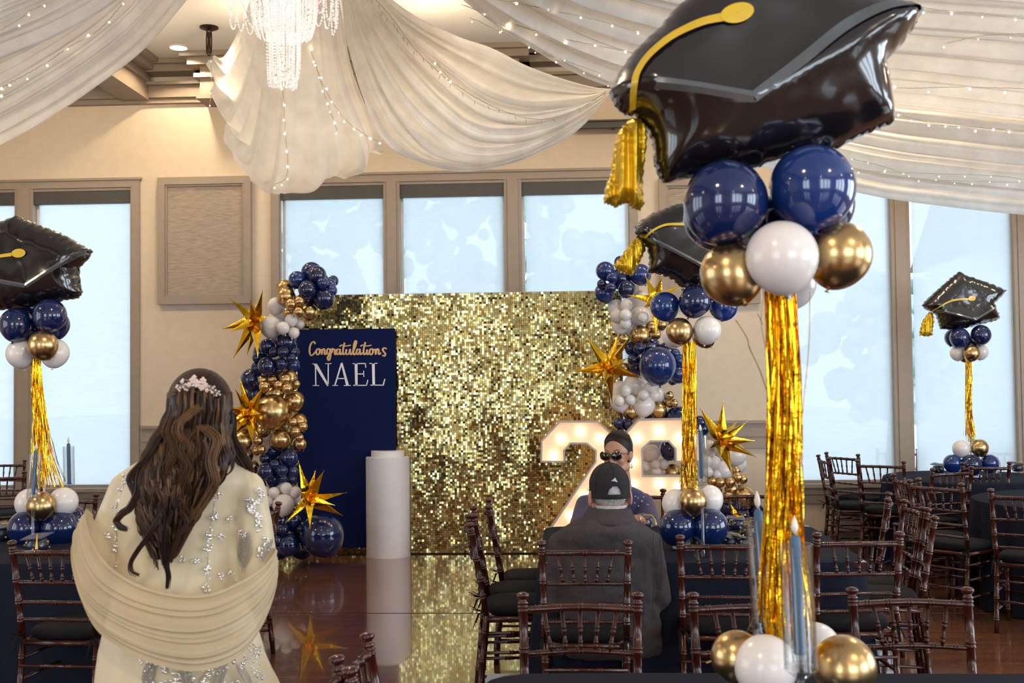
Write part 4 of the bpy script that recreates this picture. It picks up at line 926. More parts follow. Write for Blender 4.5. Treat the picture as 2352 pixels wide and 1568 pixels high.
for (x, y, r, c, dd) in [
    (1390, 622, 22, 'B', -.05), (1425, 602, 15, 'b', .1), (1470, 630, 25, 'B', 0), (1406, 637, 13, 'B', -.15), (1382, 652, 11, 'b', -.12), (1403, 661, 12.5, 'b', -.2), (1388, 672, 23, 'B', -.02), (1440, 664, 20, 'b', -.12), (1425, 640, 25, 'b', .08), (1482, 634, 14, 'B', .12),
    (1416, 708, 20, 'w', 0), (1439, 701, 14.5, 'w', -.15), (1437, 723, 14, 'w', -.2), (1418, 725, 17, 'w', -.08), (1437, 743, 13, 'w', -.17), (1471, 725, 22, 'w', -.05), (1425, 748, 20, 'w', 0), (1470, 690, 24, 'w', .1), (1448, 755, 22, 'w', .08), (1478, 728, 12, 'w', -.22),
    (1471, 771, 24, 'g', -.02), (1434, 778, 12, 'g', -.08), (1496, 750, 14, 'g', 0), (1508, 768, 11, 'g', -.05), (1520, 745, 14, 'g', .1), (1424, 790, 14, 'g', .08),
    (1468, 800, 14, 'b', -.1), (1451, 800, 16, 'b', .05), (1456, 826, 15, 'b', -.05), (1462, 845, 16, 'b', 0), (1510, 839, 43, 'B', -.2), (1490, 795, 26, 'b', .1), (1530, 805, 20, 'b', .05), (1551, 812, 12, 'B', 0), (1560, 828, 16, 'B', -.02), (1555, 858, 22, 'B', 0), (1545, 870, 14, 'b', .1), (1470, 870, 20, 'b', .15),
    (1436, 846, 14, 'g', .1), (1458, 862, 14, 'g', .08),
    (1425, 900, 26, 'w', .1), (1436, 896, 14, 'w', -.14), (1422, 921, 12, 'w', -.2), (1448, 918, 12, 'w', -.17), (1478, 907, 12.5, 'w', -.18), (1495, 889, 14, 'w', -.1), (1503, 908, 14, 'w', -.08), (1512, 908, 18, 'w', .02), (1479, 930, 26, 'w', -.05), (1425, 922, 24, 'w', 0), (1460, 885, 28, 'w', .1), (1500, 922, 20, 'w', .12),
    (1450, 945, 20, 'g', 0), (1512, 942, 20, 'g', -.02), (1538, 924, 11.5, 'g', -.02), (1538, 908, 10, 'g', -.05), (1549, 925, 9, 'g', -.1), (1528, 920, 12, 'g', .05),
    (1420, 971, 12, 'b', -.1), (1440, 974, 14, 'b', -.05), (1424, 992, 10, 'b', -.1), (1450, 990, 15, 'b', .05), (1558, 965, 33, 'b', 0), (1590, 990, 25, 'b', .05), (1500, 960, 20, 'b', .12), (1610, 985, 20, 'b', .1), (1607, 970, 16, 'b', .05),
    (1496, 1040, 20, 'w', .25), (1482, 1071, 12, 'w', .2), (1506, 1066, 11, 'w', .15), (1522, 1066, 13, 'w', .25), (1508, 1084, 12, 'w', .18), (1540, 1030, 26, 'b', .3), (1545, 1085, 20, 'g', .28),
    (1628, 1027, 17, 'w', -.1), (1640, 1062, 16, 'w', -.1), (1622, 1058, 14, 'w', -.12), (1660, 1080, 22, 'w', -.02), (1625, 1083, 13, 'w', -.12), (1645, 1090, 15, 'w', -.05), (1688, 1045, 26, 'w', .15), (1690, 1065, 24, 'w', .2), (1660, 1040, 18, 'w', .1),
    (1635, 1104, 12, 'g', -.1), (1654, 1107, 12, 'g', -.12), (1677, 1107, 12, 'g', -.12), (1694, 1096, 13, 'g', -.05), (1691, 1080, 10, 'g', -.02), (1706, 1100, 11, 'g', -.05), (1680, 1123, 16, 'g', -.02), (1672, 1140, 13, 'g', -.12), (1705, 1140, 28, 'g', .05), (1645, 1125, 14, 'g', .02),
    (1670, 1165, 14, 'b', -.05), (1692, 1165, 14, 'b', -.05), (1650, 1160, 18, 'b', .1), (1700, 1185, 24, 'b', .1), (1660, 1190, 22, 'b', .05), (1735, 1150, 14, 'g', .1), (1735, 1170, 18, 'b', .15), (1670, 1235, 34, 'b', .05), (1735, 1235, 40, 'b', .1), (1700, 1215, 28, 'g', .1)]:
    balloon(GR, x, y, r, c, DR+dd)
starburst(GR, 1399, 842, DR-.3, [(1347, 776, 0), (1420, 766, .02), (1444, 776, -.1), (1319, 853, 0), (1440, 823, -.25), (1471, 868, -.05), (1406, 925, .05), (1388, 880, -.25), (1365, 870, .2), (1385, 800, .25)], 'gold foil starburst over the right part of the sequins')
starburst(GR, 1506, 690, DR-.25, [(1482, 632, 0), (1520, 637, .05), (1443, 677, 0), (1562, 655, .05), (1507, 770, -.05), (1480, 705, -.2), (1540, 700, .1)], 'gold foil starburst behind the middle centrepiece balloons')
starburst(GR, 1655, 1012, DR-.3, [(1608, 937, 0), (1661, 924, -.02), (1715, 969, 0), (1692, 967, .2), (1732, 1012, -.05), (1735, 1048, .02), (1683, 1092, -.1), (1655, 1050, -.25), (1690, 1000, -.3), (1630, 1030, .1)], 'gold foil starburst right of the marquee numbers')
starburst(GR, 1690, 1185, DR-.3, [(1679, 1158, 0), (1713, 1180, 0), (1725, 1205, 0), (1668, 1195, 0), (1700, 1215, -.1), (1690, 1205, -.2)], 'small gold foil starburst low behind the empty far chair', wdt=.035)

# ---------------------------------------------------------------- cap balloons and centrepieces
def signed(pts, x, y):       # distance of a point inside a polygon to its outline (0 outside)
    inside = False; dmin = 1e9; n = len(pts)
    for i in range(n):
        x1, y1 = pts[i]; x2, y2 = pts[(i+1) % n]
        if (y1 > y) != (y2 > y) and x < (x2-x1)*(y-y1)/(y2-y1)+x1: inside = not inside
        dx, dy = x2-x1, y2-y1; tt = max(0, min(1, ((x-x1)*dx+(y-y1)*dy)/(dx*dx+dy*dy+1e-12))); dmin = min(dmin, math.hypot(x-x1-tt*dx, y-y1-tt*dy))
    return dmin if inside else 0.0
def smooth_outline(pts, n=8, sharp=.35):
    out = []
    m = len(pts)
    for i in range(m):
        a, b = np.array(pts[i], float), np.array(pts[(i+1) % m], float)
        for k in range(n): out.append(tuple(a*(1-k/n)+b*k/n))
    return out
def foil_pillow(par, outline, d, thick, m, name, scallop=0.0, seam=None, nring=16, w_full=None, folds=None, label=None):
    """inflated flat foil balloon: real thickness grown from its outline; outline in picture points at distance d"""
    out = smooth_outline(outline, 7); n = len(out); o2 = []
    A = np.array(out); cen = A.mean(axis=0)
    rr = random.Random(len(name)*7+n)
    if scallop:
        for i in range(n):
            t_ = A[(i+1) % n]-A[i-1]; L = np.hypot(*t_) or 1; nr = np.array([t_[1], -t_[0]])/L
            o2.append(A[i]+nr*scallop*(math.sin(i*1.7+rr.random()*.8)*.5+rr.uniform(-.3, .3)))
        A = np.array(o2)
    poly = [tuple(a) for a in A]
    rmax = max(signed(poly, *cen), 1)
    w_full = w_full or rmax
    # interior grid
    xs, ys = A[:, 0], A[:, 1]; x0, x1, y0, y1 = xs.min(), xs.max(), ys.min(), ys.max()
    import mathutils.geometry as mg
    step = (x1-x0)/46; ins = []
    y = y0+step/2; r_ = 0
    while y < y1:
        x = x0+(step/2 if r_ % 2 else 0)
        while x < x1:
            if signed(poly, x, y) > step*.45: ins.append((x, y))
            x += step
        y += step*.87; r_ += 1
    # extra ring just inside the seam so the rim rounds off
    inner = []
    for i in range(0, n):
        t_ = A[(i+1) % n]-A[i-1]; L = np.hypot(*t_) or 1
        for sg in (1, -1):
            q = A[i]+np.array([t_[1], -t_[0]])/L*step*.3*sg
            if signed(poly, *q) > step*.12: inner.append(tuple(q)); break
    pts = [Vector(p) for p in poly]+[Vector(p) for p in ins+inner]
    vv, ee, ff, _, _, _ = mg.delaunay_2d_cdt(pts, [(i, (i+1) % n) for i in range(n)], [list(range(n))], 1, 1e-4)
    H = []
    for v in vv:
        e = signed(poly, v.x, v.y)
        h = thick*math.sqrt(max(0, 1-(1-min(1, e/w_full))**2)) if e > 0 else 0
        if folds and h > 0: h += folds(v.x, v.y)*min(1, e/(w_full*.3))
        # puckers radiating from the seam
        pk = noise.noise(Vector((v.x*.09*46/(x1-x0)*8, v.y*.09*46/(x1-x0)*8, 3.1)))*thick*.16*math.exp(-e/(w_full*.22)) if e > 0 else 0
        H.append(max(0, h+pk))
    fw = CR @ Vector((0, 0, -1))
    bpy.context.view_layer.update(); iv = par.matrix_world.inverted()
    nv = len(vv); vs = []
    front = [P(v.x, v.y, d-H[i]) for i, v in enumerate(vv)]; back = [P(v.x, v.y, d+H[i]*.9) for i, v in enumerate(vv)]
    # P() scales with distance: keep silhouettes by moving along the lens axis instead
    base = [P(v.x, v.y, d) for v in vv]
    front = [b-fw*H[i] for i, b in enumerate(base)]; back = [b+fw*H[i]*.9 for i, b in enumerate(base)]
    mb = MB(); mb.v = [tuple(iv @ v) for v in front+back]
    for f in ff: mb.f.append(tuple(f)); mb.f.append(tuple(i+nv for i in reversed(f)))
    me = mb.mesh(name, m); import bmesh
    bm = bmesh.new(); bm.from_mesh(me); bmesh.ops.remove_doubles(bm, verts=bm.verts, dist=1e-5); bmesh.ops.recalc_face_normals(bm, faces=bm.faces); bm.to_mesh(me); bm.free()
    o = bpy.data.objects.new(name, me); COL.objects.link(o); o.parent = par
    if label: o['label'] = label
    def hgt(x, y):
        e = signed(poly, x, y); h = thick*math.sqrt(max(0, 1-(1-min(1, e/w_full))**2)) if e > 0 else 0
        if folds and h > 0: h += folds(x, y)*min(1, e/(w_full*.3))
        return max(0, h)
    return o, hgt
def printed(par, hgt, path, widths, d, m, name, lift=.006, cap_=False):
    """printed band that follows the inflated surface"""
    c = catmull([(x, y) for x, y in path], len(path)*14); n = len(c); fw = CR @ Vector((0, 0, -1)); rows = []
    bpy.context.view_layer.update(); 
    gp = par; iv = gp.matrix_world.inverted()
    ws = np.interp(np.linspace(0, 1, n), np.linspace(0, 1, len(widths)), widths)
    for i in range(n):
        t_ = c[min(i+1, n-1)]-c[max(i-1, 0)]; L = np.hypot(*t_) or 1; nr = np.array([-t_[1], t_[0]])/L
        rows.append([tuple(iv @ (P(*(c[i]+nr*ws[i]*u), d) - fw*(hgt(*(c[i]+nr*ws[i]*u))+lift))) for u in (-.5, -.25, 0, .25, .5)])
    return MB().grid(rows).build(name, m, par)
def cap_balloon(par, d, outline, tip, thick, silver, cord, button, tassel, scallop, wf):
    # board crease: keep the front ridge under the silver line
    (sx0, sy0), (sx1, sy1), (sx2, sy2) = silver[0], tip, silver[-1]
    sc__ = abs(sx2-sx0)
    def seg(x, y, a, b):
        dx, dy = b[0]-a[0], b[1]-a[1]; tt = max(0, min(1, ((x-a[0])*dx+(y-a[1])*dy)/(dx*dx+dy*dy))); return math.hypot(x-a[0]-tt*dx, y-a[1]-tt*dy)
    def folds(x, y):
        e = min(seg(x, y, silver[0], tip), seg(x, y, tip, silver[-1]))
        return thick*(.42*math.exp(-e/(sc__*.13)) + .03*noise.noise(Vector((x/sc__*9, y/sc__*9, 1.7))))
    o, h = foil_pillow(par, outline, d, thick, M_black, 'graduation_cap_balloon', scallop, w_full=wf, folds=folds, label='black foil graduation cap balloon')
    bpy.context.view_layer.update()
    wd = sc__*.040
    printed(o, h, [silver[0]]+[tuple(np.array(silver[0])*.5+np.array(tip)*.5)]+[tip], [wd, wd], d, M_silver, 'silver_edge_print')
    if len(silver) > 2: pts = [tip]+list(silver[1:])
    else: pts = [tip, tuple(np.array(silver[-1])*.5+np.array(tip)*.5), silver[-1]]
    printed(o, h, pts, [wd, wd, wd*.9], d, M_silver, 'silver_edge_print')
    if cord: printed(o, h, cord, [wd*.55, wd*.55, wd*.7, wd*.8], d, M_yellow, 'tassel_cord_print', lift=.009)
    if button:
        bx_, by_, bw_, bh_, ang = button; ca, sa = math.cos(ang), math.sin(ang); fw = CR @ Vector((0, 0, -1)); iv = o.matrix_world.inverted(); rows = []
        for f in (0.02, .35, .7, 1.0):
            row = []
            for k in range(28):
                a = 2*PI*k/28; ex, ey = math.cos(a)*bw_*f, math.sin(a)*bh_*f; x, y = bx_+ex*ca-ey*sa, by_+ex*sa+ey*ca
                row.append(tuple(iv @ (P(x, y, d)-fw*(h(x, y)+.010))))
            rows.append(row)
        MB().grid(rows, closed=True).build('button_print', M_yellow, o)
    if tassel:
        pts_, w_ = tassel
        def tf(x, y): return w_*.10*math.sin((x-pts_[0][0])*.30*(30/max(6, w_*900)))
        foil_pillow(o, pts_, d, w_, M_tassel, 'tassel', scallop*1.2, folds=lambda x, y: w_*.22*math.sin((x-pts_[0][0])/max(1e-6, (max(p[0] for p in pts_)-min(p[0] for p in pts_)))*2*PI*3.2), label='gold foil tassel')
    return o
def fringe(par, pts, widths, d, n, seed, spread=1.0, wstrip=.0045, label=None):
    """foil fringe: pts down the middle (px,py), widths in px"""
    rr = random.Random(seed); c = catmull([(x, y) for x, y in pts], 18); ws = np.interp(np.linspace(0, 1, 18), np.linspace(0, 1, len(widths)), widths)
    bpy.context.view_layer.update(); iv = par.matrix_world.inverted(); mb = MB()
    for s_ in range(n):
        a = rr.uniform(0, 2*PI); q = math.sqrt(rr.random()); L = rr.uniform(.86, 1.03) if rr.random() < .8 else rr.uniform(.5, .9); vs = []; tw = rr.uniform(0, 6); tv = rr.uniform(.4, 1.3); j = [rr.gauss(0, 1) for _ in range(4)]
        K = 16
        for k in range(K+1):
            u = k/K*L; f = min(17, u*17); i0 = min(16, int(f)); uu = f-i0; cp = c[i0]*(1-uu)+c[i0+1]*uu; w_ = (ws[i0]*(1-uu)+ws[i0+1]*uu)/2
            off = q*math.cos(a+u*j[0]*.7) + .12*math.sin(u*7+j[1])*spread; dz = q*math.sin(a+u*j[2]*.7)
            ctr = P(cp[0]+off*w_, cp[1], d) + Vector((0, dz*w_*d/F, 0))
            tw += tv*rr.uniform(-.2, 1); h = wstrip*.5*rr.uniform(.8, 1.2)
            e = Vector((math.cos(tw), math.sin(tw), rr.uniform(-.2, .2)))*h
            vs += [tuple(iv @ (ctr-e)), tuple(iv @ (ctr+e))]
        mb.add(vs, [(2*k, 2*k+1, 2*k+3, 2*k+2) for k in range(K)])
    o = mb.build('foil_fringe', M_foil, par, False); o['kind'] = 'stuff'
    return o
def strand(par, pts, d, w=.004):
    bpy.context.view_layer.update(); iv = par.matrix_world.inverted()
    c = catmull([tuple(iv @ P(x, y, d)) for x, y in pts], 24)
    MB().path(c, w, 5, flat=.15).build('loose_foil_strand', M_foil, par)
OA = [(1398, 214), (1419, 168), (1450, 125), (1477, 97), (1518, 60), (1545, 25), (1580, -5), (1640, -60), (1700, -88), (1740, -86), (1800, -65), (1880, -40), (1960, -15), (2030, 0), (2077, 14), (2111, 34), (2098, 62), (2070, 105), (2030, 146), (2040, 190), (2050, 252), (2049, 284), (2010, 300), (1974, 314), (1923, 342), (1850, 350), (1780, 372), (1700, 398), (1640, 405), (1580, 410), (1525, 422), (1511, 405), (1501, 372), (1498, 325), (1484, 290), (1462, 268), (1437, 264), (1412, 244)]
TA = [(1448, 272), (1470, 272), (1484, 290), (1486, 330), (1480, 380), (1476, 430), (1480, 470), (1470, 484), (1452, 478), (1440, 466), (1428, 470), (1414, 478), (1400, 470), (1386, 466), (1390, 430), (1402, 400), (1408, 350), (1416, 310), (1430, 290)]
def centrepiece(label, base, d, cap, top, low, fr, pole=True, strands=(), nfr=110):
    g = P(base[0], base[1], d)
    t = thing('balloon_centrepiece', label, 'balloon stand', (g.x, g.y, .75), 0, 'graduation centrepieces'); bpy.context.view_layer.update()
    cap_balloon(t, d+cap.pop('dd', .02), **cap)
    for (x, y, r, c, dd) in top: balloon(t, x, y, r, c, d+dd)
    for (x, y, r, c, dd) in low: balloon(t, x, y, r, c, d+dd)
    fringe(t, fr[0], fr[1], d, nfr, int(base[0]))
    for s_ in strands: strand(t, s_, d)
    iv = t.matrix_world.inverted()
    x, y = fr[0][0]; a = iv @ P(x, y-30*6/d, d); b = iv @ P(fr[0][-1][0], fr[0][-1][1], d); b.z = .005
    MB().path([a, b], .006, 8).build('pole', M_paper, t)
    MB().lathe([(0, .001), (.09, .001), (.09, .012), (.02, .02), (0, .02)], (b.x, b.y, 0), 24, caps=False).build('base_plate', M_paper, t)
    return t
centrepiece('largest balloon centrepiece with black cap, in the right foreground', (1790, 1560), 2.52,
    dict(dd=.10, outline=OA, tip=(1697, 257), thick=.115, silver=[(1488, 222), (1800, 178), (1900, 98), (2000, 48), (2098, 34)], cord=[(1448, 262), (1444, 225), (1452, 190), (1480, 150), (1530, 110), (1590, 84), (1640, 74)], button=(1668, 66, 37, 22, -.25), tassel=(TA, .045), scallop=2.2, wf=120),
    [(1667, 463, 96, 'b', -.02), (1866, 430, 98, 'B', -.02), (1890, 470, 72, 'b', .14), (1640, 500, 70, 'b', .14), (1681, 628, 73, 'g', -.02), (1796, 590, 83, 'w', -.10), (1926, 584, 76, 'g', -.02), (1812, 650, 62, 'w', .12), (1760, 530, 80, 'b', .15)],
    [(1693, 1508, 60, 'g', -.05), (1758, 1530, 72, 'w', -.10), (1938, 1533, 74, 'g', -.07), (1873, 1488, 58, 'w', .10), (1720, 1668, 95, 'b', -.12), (1860, 1674, 98, 'b', -.12), (1650, 1666, 90, 'b', .12), (1930, 1668, 95, 'b', .12)],
    ([(1792, 660), (1797, 850), (1799, 1050), (1802, 1200), (1804, 1340), (1806, 1475)], [66, 77, 80, 90, 106, 132]),
    strands=[[(1755, 670), (1748, 740), (1762, 820), (1768, 900), (1766, 1000)], [(1690, 735), (1715, 775), (1722, 800), (1745, 850), (1762, 900)], [(1860, 670), (1858, 790), (1842, 960), (1828, 1050), (1815, 1120)], [(1740, 720), (1752, 745)], [(1716, 1450), (1740, 1400)], [(1622, 1522), (1650, 1512)]], nfr=330)
OB = [(1456, 521), (1470, 507), (1496, 491), (1521, 480), (1545, 470), (1567, 465), (1590, 458), (1620, 462), (1660, 468), (1700, 474), (1735, 486), (1725, 510), (1705, 530), (1712, 560), (1716, 590), (1700, 606), (1660, 630), (1620, 660), (1590, 668), (1566, 662), (1545, 644), (1520, 634), (1486, 628), (1490, 600), (1487, 572), (1478, 556), (1462, 545)]
TB = [(1466, 545), (1478, 552), (1484, 570), (1474, 595), (1462, 615), (1452, 634), (1440, 630), (1430, 625), (1420, 622), (1408, 610), (1424, 592), (1440, 570), (1452, 552)]
centrepiece('middle table balloon centrepiece, its cap half hidden by the largest balloons', (1590, 1245), 6.05,
    dict(dd=.05, outline=OB, tip=(1640, 634), thick=.11, silver=[(1486, 552), (1720, 530)], cord=[(1477, 549), (1492, 535), (1520, 522), (1555, 520), (1590, 522), (1620, 526)], button=(1632, 527, 14, 8, 0), tassel=(TB, .04), scallop=2, wf=48),
    [(1527, 703, 34, 'B', 0), (1596, 692, 37, 'b', -.08), (1662, 702, 34, 'B', 0), (1600, 660, 36, 'b', .14), (1561, 760, 31, 'g', -.08), (1624, 757, 32, 'w', -.08), (1547, 772, 26, 'w', .1), (1617, 772, 27, 'g', .12)],
    [(1553, 1156, 33, 'w', 0), (1592, 1151, 32.5, 'g', -.1), (1628, 1146, 33, 'w', 0), (1557, 1210, 42, 'b', -.06), (1630, 1210, 43, 'b', -.06), (1595, 1195, 38, 'b', .16), (1592, 1140, 28, 'g', .16)],
    ([(1583, 785), (1583, 900), (1584, 1000), (1584, 1070), (1582, 1128)], [26, 32, 32, 36, 42]), nfr=150)
OC = [(211, 576), (202, 594), (180, 616), (184, 650), (188, 674), (178, 686), (150, 690), (120, 696), (80, 704), (30, 712), (-10, 712), (-40, 700), (-46, 660), (-56, 625), (-80, 600), (-62, 565), (-30, 530), (5, 508), (40, 495), (62, 506), (92, 517), (118, 527), (146, 538), (178, 556)]
centrepiece('left table balloon centrepiece with its cap cut by the left edge', (88, 1240), 6.6,
    dict(dd=.05, outline=OC, tip=(84, 659), thick=.11, silver=[(-45, 636), (205, 580)], cord=[(-55, 640), (-40, 615), (-10, 600), (20, 592), (48, 588)], button=(64, 585, 16, 10, -.1), tassel=None, scallop=2.4, wf=50),
    [(38, 745, 38, 'b', -.04), (114, 724, 38, 'b', -.06), (125, 745, 34, 'b', .12), (55, 705, 34, 'b', .14), (98, 792, 34, 'g', -.1), (48, 812, 33, 'w', 0), (125, 810, 33, 'w', .02), (80, 770, 30, 'b', .12)],
    [(68, 1155, 33, 'w', 0), (95, 1162, 33, 'g', -.12), (146, 1152, 33, 'w', -.02), (60, 1213, 41, 'b', -.05), (138, 1213, 42, 'b', -.05), (165, 1195, 34, 'b', .12), (100, 1205, 36, 'b', .14)],
    ([(83, 825), (85, 900), (92, 970), (100, 1050), (108, 1120)], [18, 24, 30, 48, 70]), nfr=140)
OD = [(2118, 701), (2130, 686), (2150, 668), (2170, 650), (2186, 636), (2203, 623), (2222, 633), (2250, 642), (2280, 653), (2311, 666), (2300, 680), (2281, 697), (2290, 715), (2296, 731), (2282, 738), (2258, 744), (2230, 752), (2205, 757), (2180, 757), (2160, 756), (2156, 742), (2151, 726), (2142, 716), (2128, 712)]
TD = [(2133, 716), (2142, 718), (2146, 735), (2142, 755), (2142, 770), (2130, 773), (2111, 770), (2114, 752), (2120, 735)]
centrepiece('farthest balloon centrepiece on the round table by the right windows', (2226, 1085), 10.15,
    dict(dd=.05, outline=OD, tip=(2227, 735), thick=.11, silver=[(2143, 713), (2285, 698)], cord=[(2137, 714), (2150, 703), (2172, 692), (2196, 688), (2212, 688)], button=(2220, 686, 8.5, 6, -.15), tassel=(TD, .035), scallop=1.5, wf=34),
    [(2204, 775, 22.5, 'b', -.05), (2253, 769, 23, 'b', -.05), (2190, 775, 20, 'b', .12), (2230, 790, 20, 'b', .12), (2199, 811, 17, 'w', 0), (2232, 811, 19, 'g', -.1), (2252, 808, 18, 'w', .02), (2216, 818, 14, 'g', .1)],
    [(2208, 1030, 20, 'w', -.05), (2250, 1028, 20, 'g', -.05), (2188, 1064, 21, 'B', -.05), (2231, 1067, 24, 'b', -.1), (2273, 1064, 21, 'B', -.05)],
    ([(2225, 826), (2224, 900), (2226, 960), (2229, 1015)], [15, 15, 17, 27]), nfr=90)

# ---------------------------------------------------------------- candles in clear holders
def candle_set(px, yt, yb, d, lab, tube=(0, 0), lean=0.0, stem_to=.75, labh=None):
    """yt: tip of the white bulb, yb: foot of the blue taper"""
    a = P(px, yb, d); b = P(px+lean, yt, d); L = (b-a).length; ax = (b-a).normalized()
    h = thing('candle_holder', 'clear acrylic hurricane holder of the '+lab, 'candle holder', (a.x, a.y, .75), 0, 'clear candle holders')
    bpy.context.view_layer.update(); zb = a.z-.75
    r = .024
    MB().lathe([(0, .001), (.05, .001), (.05, .010), (.012, .018), (.0085, .03), (.0085, zb-.05), (.02, zb-.04), (.034, zb-.03), (.034, zb-.022), (.014, zb-.016), (.018, zb+.008), (.0145, zb+.010), (.013, zb), (0, zb)], n=20, caps=False).build('stem', M_acr, h)
    q = Vector((0, 0, 1)).rotation_difference(ax).to_matrix()
    MB().lathe([(.033, -.026), (.033, L*.80), (.031, L*.80), (.031, -.026)], (0, 0, zb), 28, M=q, caps=False).build('glass_chimney', M_acr, h)
    c = thing('taper_candle', lab, 'candle', (a.x, a.y, a.z+.001), 0); 
    MB().lathe([(0, 0), (.0115, 0), (.0105, L*.84), (.005, L*.865), (0, L*.87)], n=16, M=q, caps=False).build('wax', M_candle, c)
    MB().lathe([(0, L*.87), (.002, L*.875), (.0065, L*.90), (.0075, L*.925), (.005, L*.965), (.001, L), (0, L)], n=12, M=q, caps=False).build('flame_bulb', M_flame, c)
candle_set(1838, 1187, 1502, 2.25, 'front blue taper candle before the largest gold fringe', lean=-14)
candle_set(1760, 1128, 1440, 2.72, 'blue taper candle left behind the largest gold fringe', lean=-22)
candle_set(1612, 975, 1098, 5.75, 'blue taper candle in front of the middle table balloons', lean=-4)
candle_set(76, 1018, 1135, 6.2, 'blue taper candle in front of the left table balloons', lean=8)
candle_set(159, 1003, 1112, 6.9, 'blue taper candle against the left window', lean=-2)

# ---------------------------------------------------------------- table favours
def favor(px, py, label, rz=0.3, s=1.0):
    p = PZ(px, py, .75)
    t = thing('favour_box', label, 'favour box', (p.x, p.y, .75), rz, 'graduation favours')
    MB().lathe([(0, 0), (.030*s, 0), (.040*s, .012*s), (.042*s, .03*s), (.034*s, .048*s), (.0, .05*s)], n=16, caps=False).build('pouch', M_favor, t)
    mb = MB()
    for k in range(9):
        a = k*.7+px; mb.ball((.041*s*math.cos(a), .041*s*math.sin(a), (.02+.012*(k % 3)-.005)*s), .0045*s, 6, 4)
    mb.build('gold_dots', M_dot, t)
    mb = MB(); mb.box((0, 0, .058*s), (.085*s, .085*s, .004*s), Matrix.Rotation(.16, 3, 'X') @ Matrix.Rotation(.5, 3, 'Z')); mb.build('cap_board', M_ribbon, t, False)
    mb = MB(); mb.path([(0, 0, .064*s), (.035*s, -.02*s, .066*s), (.05*s, -.03*s, .045*s), (.052*s, -.032*s, .02*s)], [.002*s, .002*s, .003*s, .006*s], 6); mb.build('tassel', M_yellow, t)
for (x, y, l, rz, s) in [(1478, 1213, 'dotted favour with yellow tassel between the seated pair and the navy balloons', .2, 1.25), (1692, 1215, 'dotted navy favour right of the middle navy balloons, farther one', 1.1, 1.15), (1718, 1232, 'dotted navy favour right of the middle navy balloons, nearer one', 2.2, 1.1),
                         (1604, 1258, 'favour in front of the middle navy balloons', .6, 1.1), (1678, 1256, 'favour with gold script in front of the right navy balloon', .1, 1.1), (1706, 1258, 'favour beside the left blue taper of the front table', 1.8, 1.0),
                         (85, 1268, 'favour with yellow tassel on the left table', -.6, 1.5), (2155, 1085, 'favour left of the farthest base balloons', .4, 1.3), (2272, 1084, 'favour right of the farthest base balloons', 1.4, 1.3), (2338, 1082, 'favour at the right edge of the far round table', .9, 1.3), (3, 1240, 'favour at the left edge of the left table', .5, 1.5)]:
    favor(x, y, l, rz, s)
for (x, y, l) in [(2205, 1089, 'small water bottle left on the far round table'), (2292, 1086, 'small water bottle right on the far round table')]:
    p = PZ(x, y, .75); t = thing('water_bottle', l, 'bottle', (p.x, p.y, .75))
    MB().lathe([(0, 0), (.026, 0), (.027, .01), (.026, .06), (.027, .09), (.018, .115), (.011, .125), (.011, .135), (0, .135)], n=16, caps=False).build('body', M_bottle, t)
    MB().lathe([(0, .133), (.013, .133), (.013, .148), (0, .148)], n=12, caps=False).build('lid', M_paper, t)
for (x, y, l) in [(2240, 1094, 'white folded card on the far round table'), (1592, 1244, 'white paper tag below the middle navy balloons')]:
    p = PZ(x, y, .75); o = MB().add([(p.x-.04, p.y, .752), (p.x+.04, p.y, .752), (p.x+.035, p.y+.03, .80), (p.x-.035, p.y+.03, .80), (p.x-.04, p.y+.06, .752), (p.x+.04, p.y+.06, .752)], [(0, 1, 2, 3), (3, 2, 5, 4)]).build('paper_card', M_paper, None, False); tag(o, l, 'card')
# ---------------------------------------------------------------- people
def xform(mb, M, i0=0):
    for i in range(i0, len(mb.v)): mb.v[i] = tuple(M @ Vector(mb.v[i]))
def head_skin(mb, M, s=1.0):
    i0 = len(mb.v)
    mb.ball((0, -.008, .032), (.074, .094, .096), 24, 16); mb.ball((0, .030, -.045), (.058, .062, .066), 20, 14)
    mb.ball((0, .072, -.092), (.026, .022, .020), 12, 8)
    mb.cap((0, .094, .018), (0, .112, -.022), .008, .0125); mb.ball((.012, .100, -.026), .0095, 10, 8); mb.ball((-.012, .100, -.026), .0095, 10, 8)
    for sx in (-1, 1):
        mb.ball((sx*.036, .062, -.020), (.026, .026, .024), 12, 8); mb.cap((sx*.014, .088, .036), (sx*.046, .074, .034), .009, .008)
        mb.ball((sx*.077, -.004, -.006), (.009, .019, .031), 12, 8); mb.ball((sx*.083, -.012, .004), (.006, .014, .022), 10, 8); mb.ball((sx*.076, .004, -.032), (.006, .008, .010), 8, 6)
        mb.cap((sx*.03, .058, -.075), (sx*.05, .02, -.06), .022, .028)
    mb.cap((0, .088, -.060), (0, .086, -.074), .015, .013)
    mb.cap((0, -.02, -.05), (0, -.035, -.19), .052, .056)
    xform(mb, M @ Matrix.Scale(s, 4), i0)
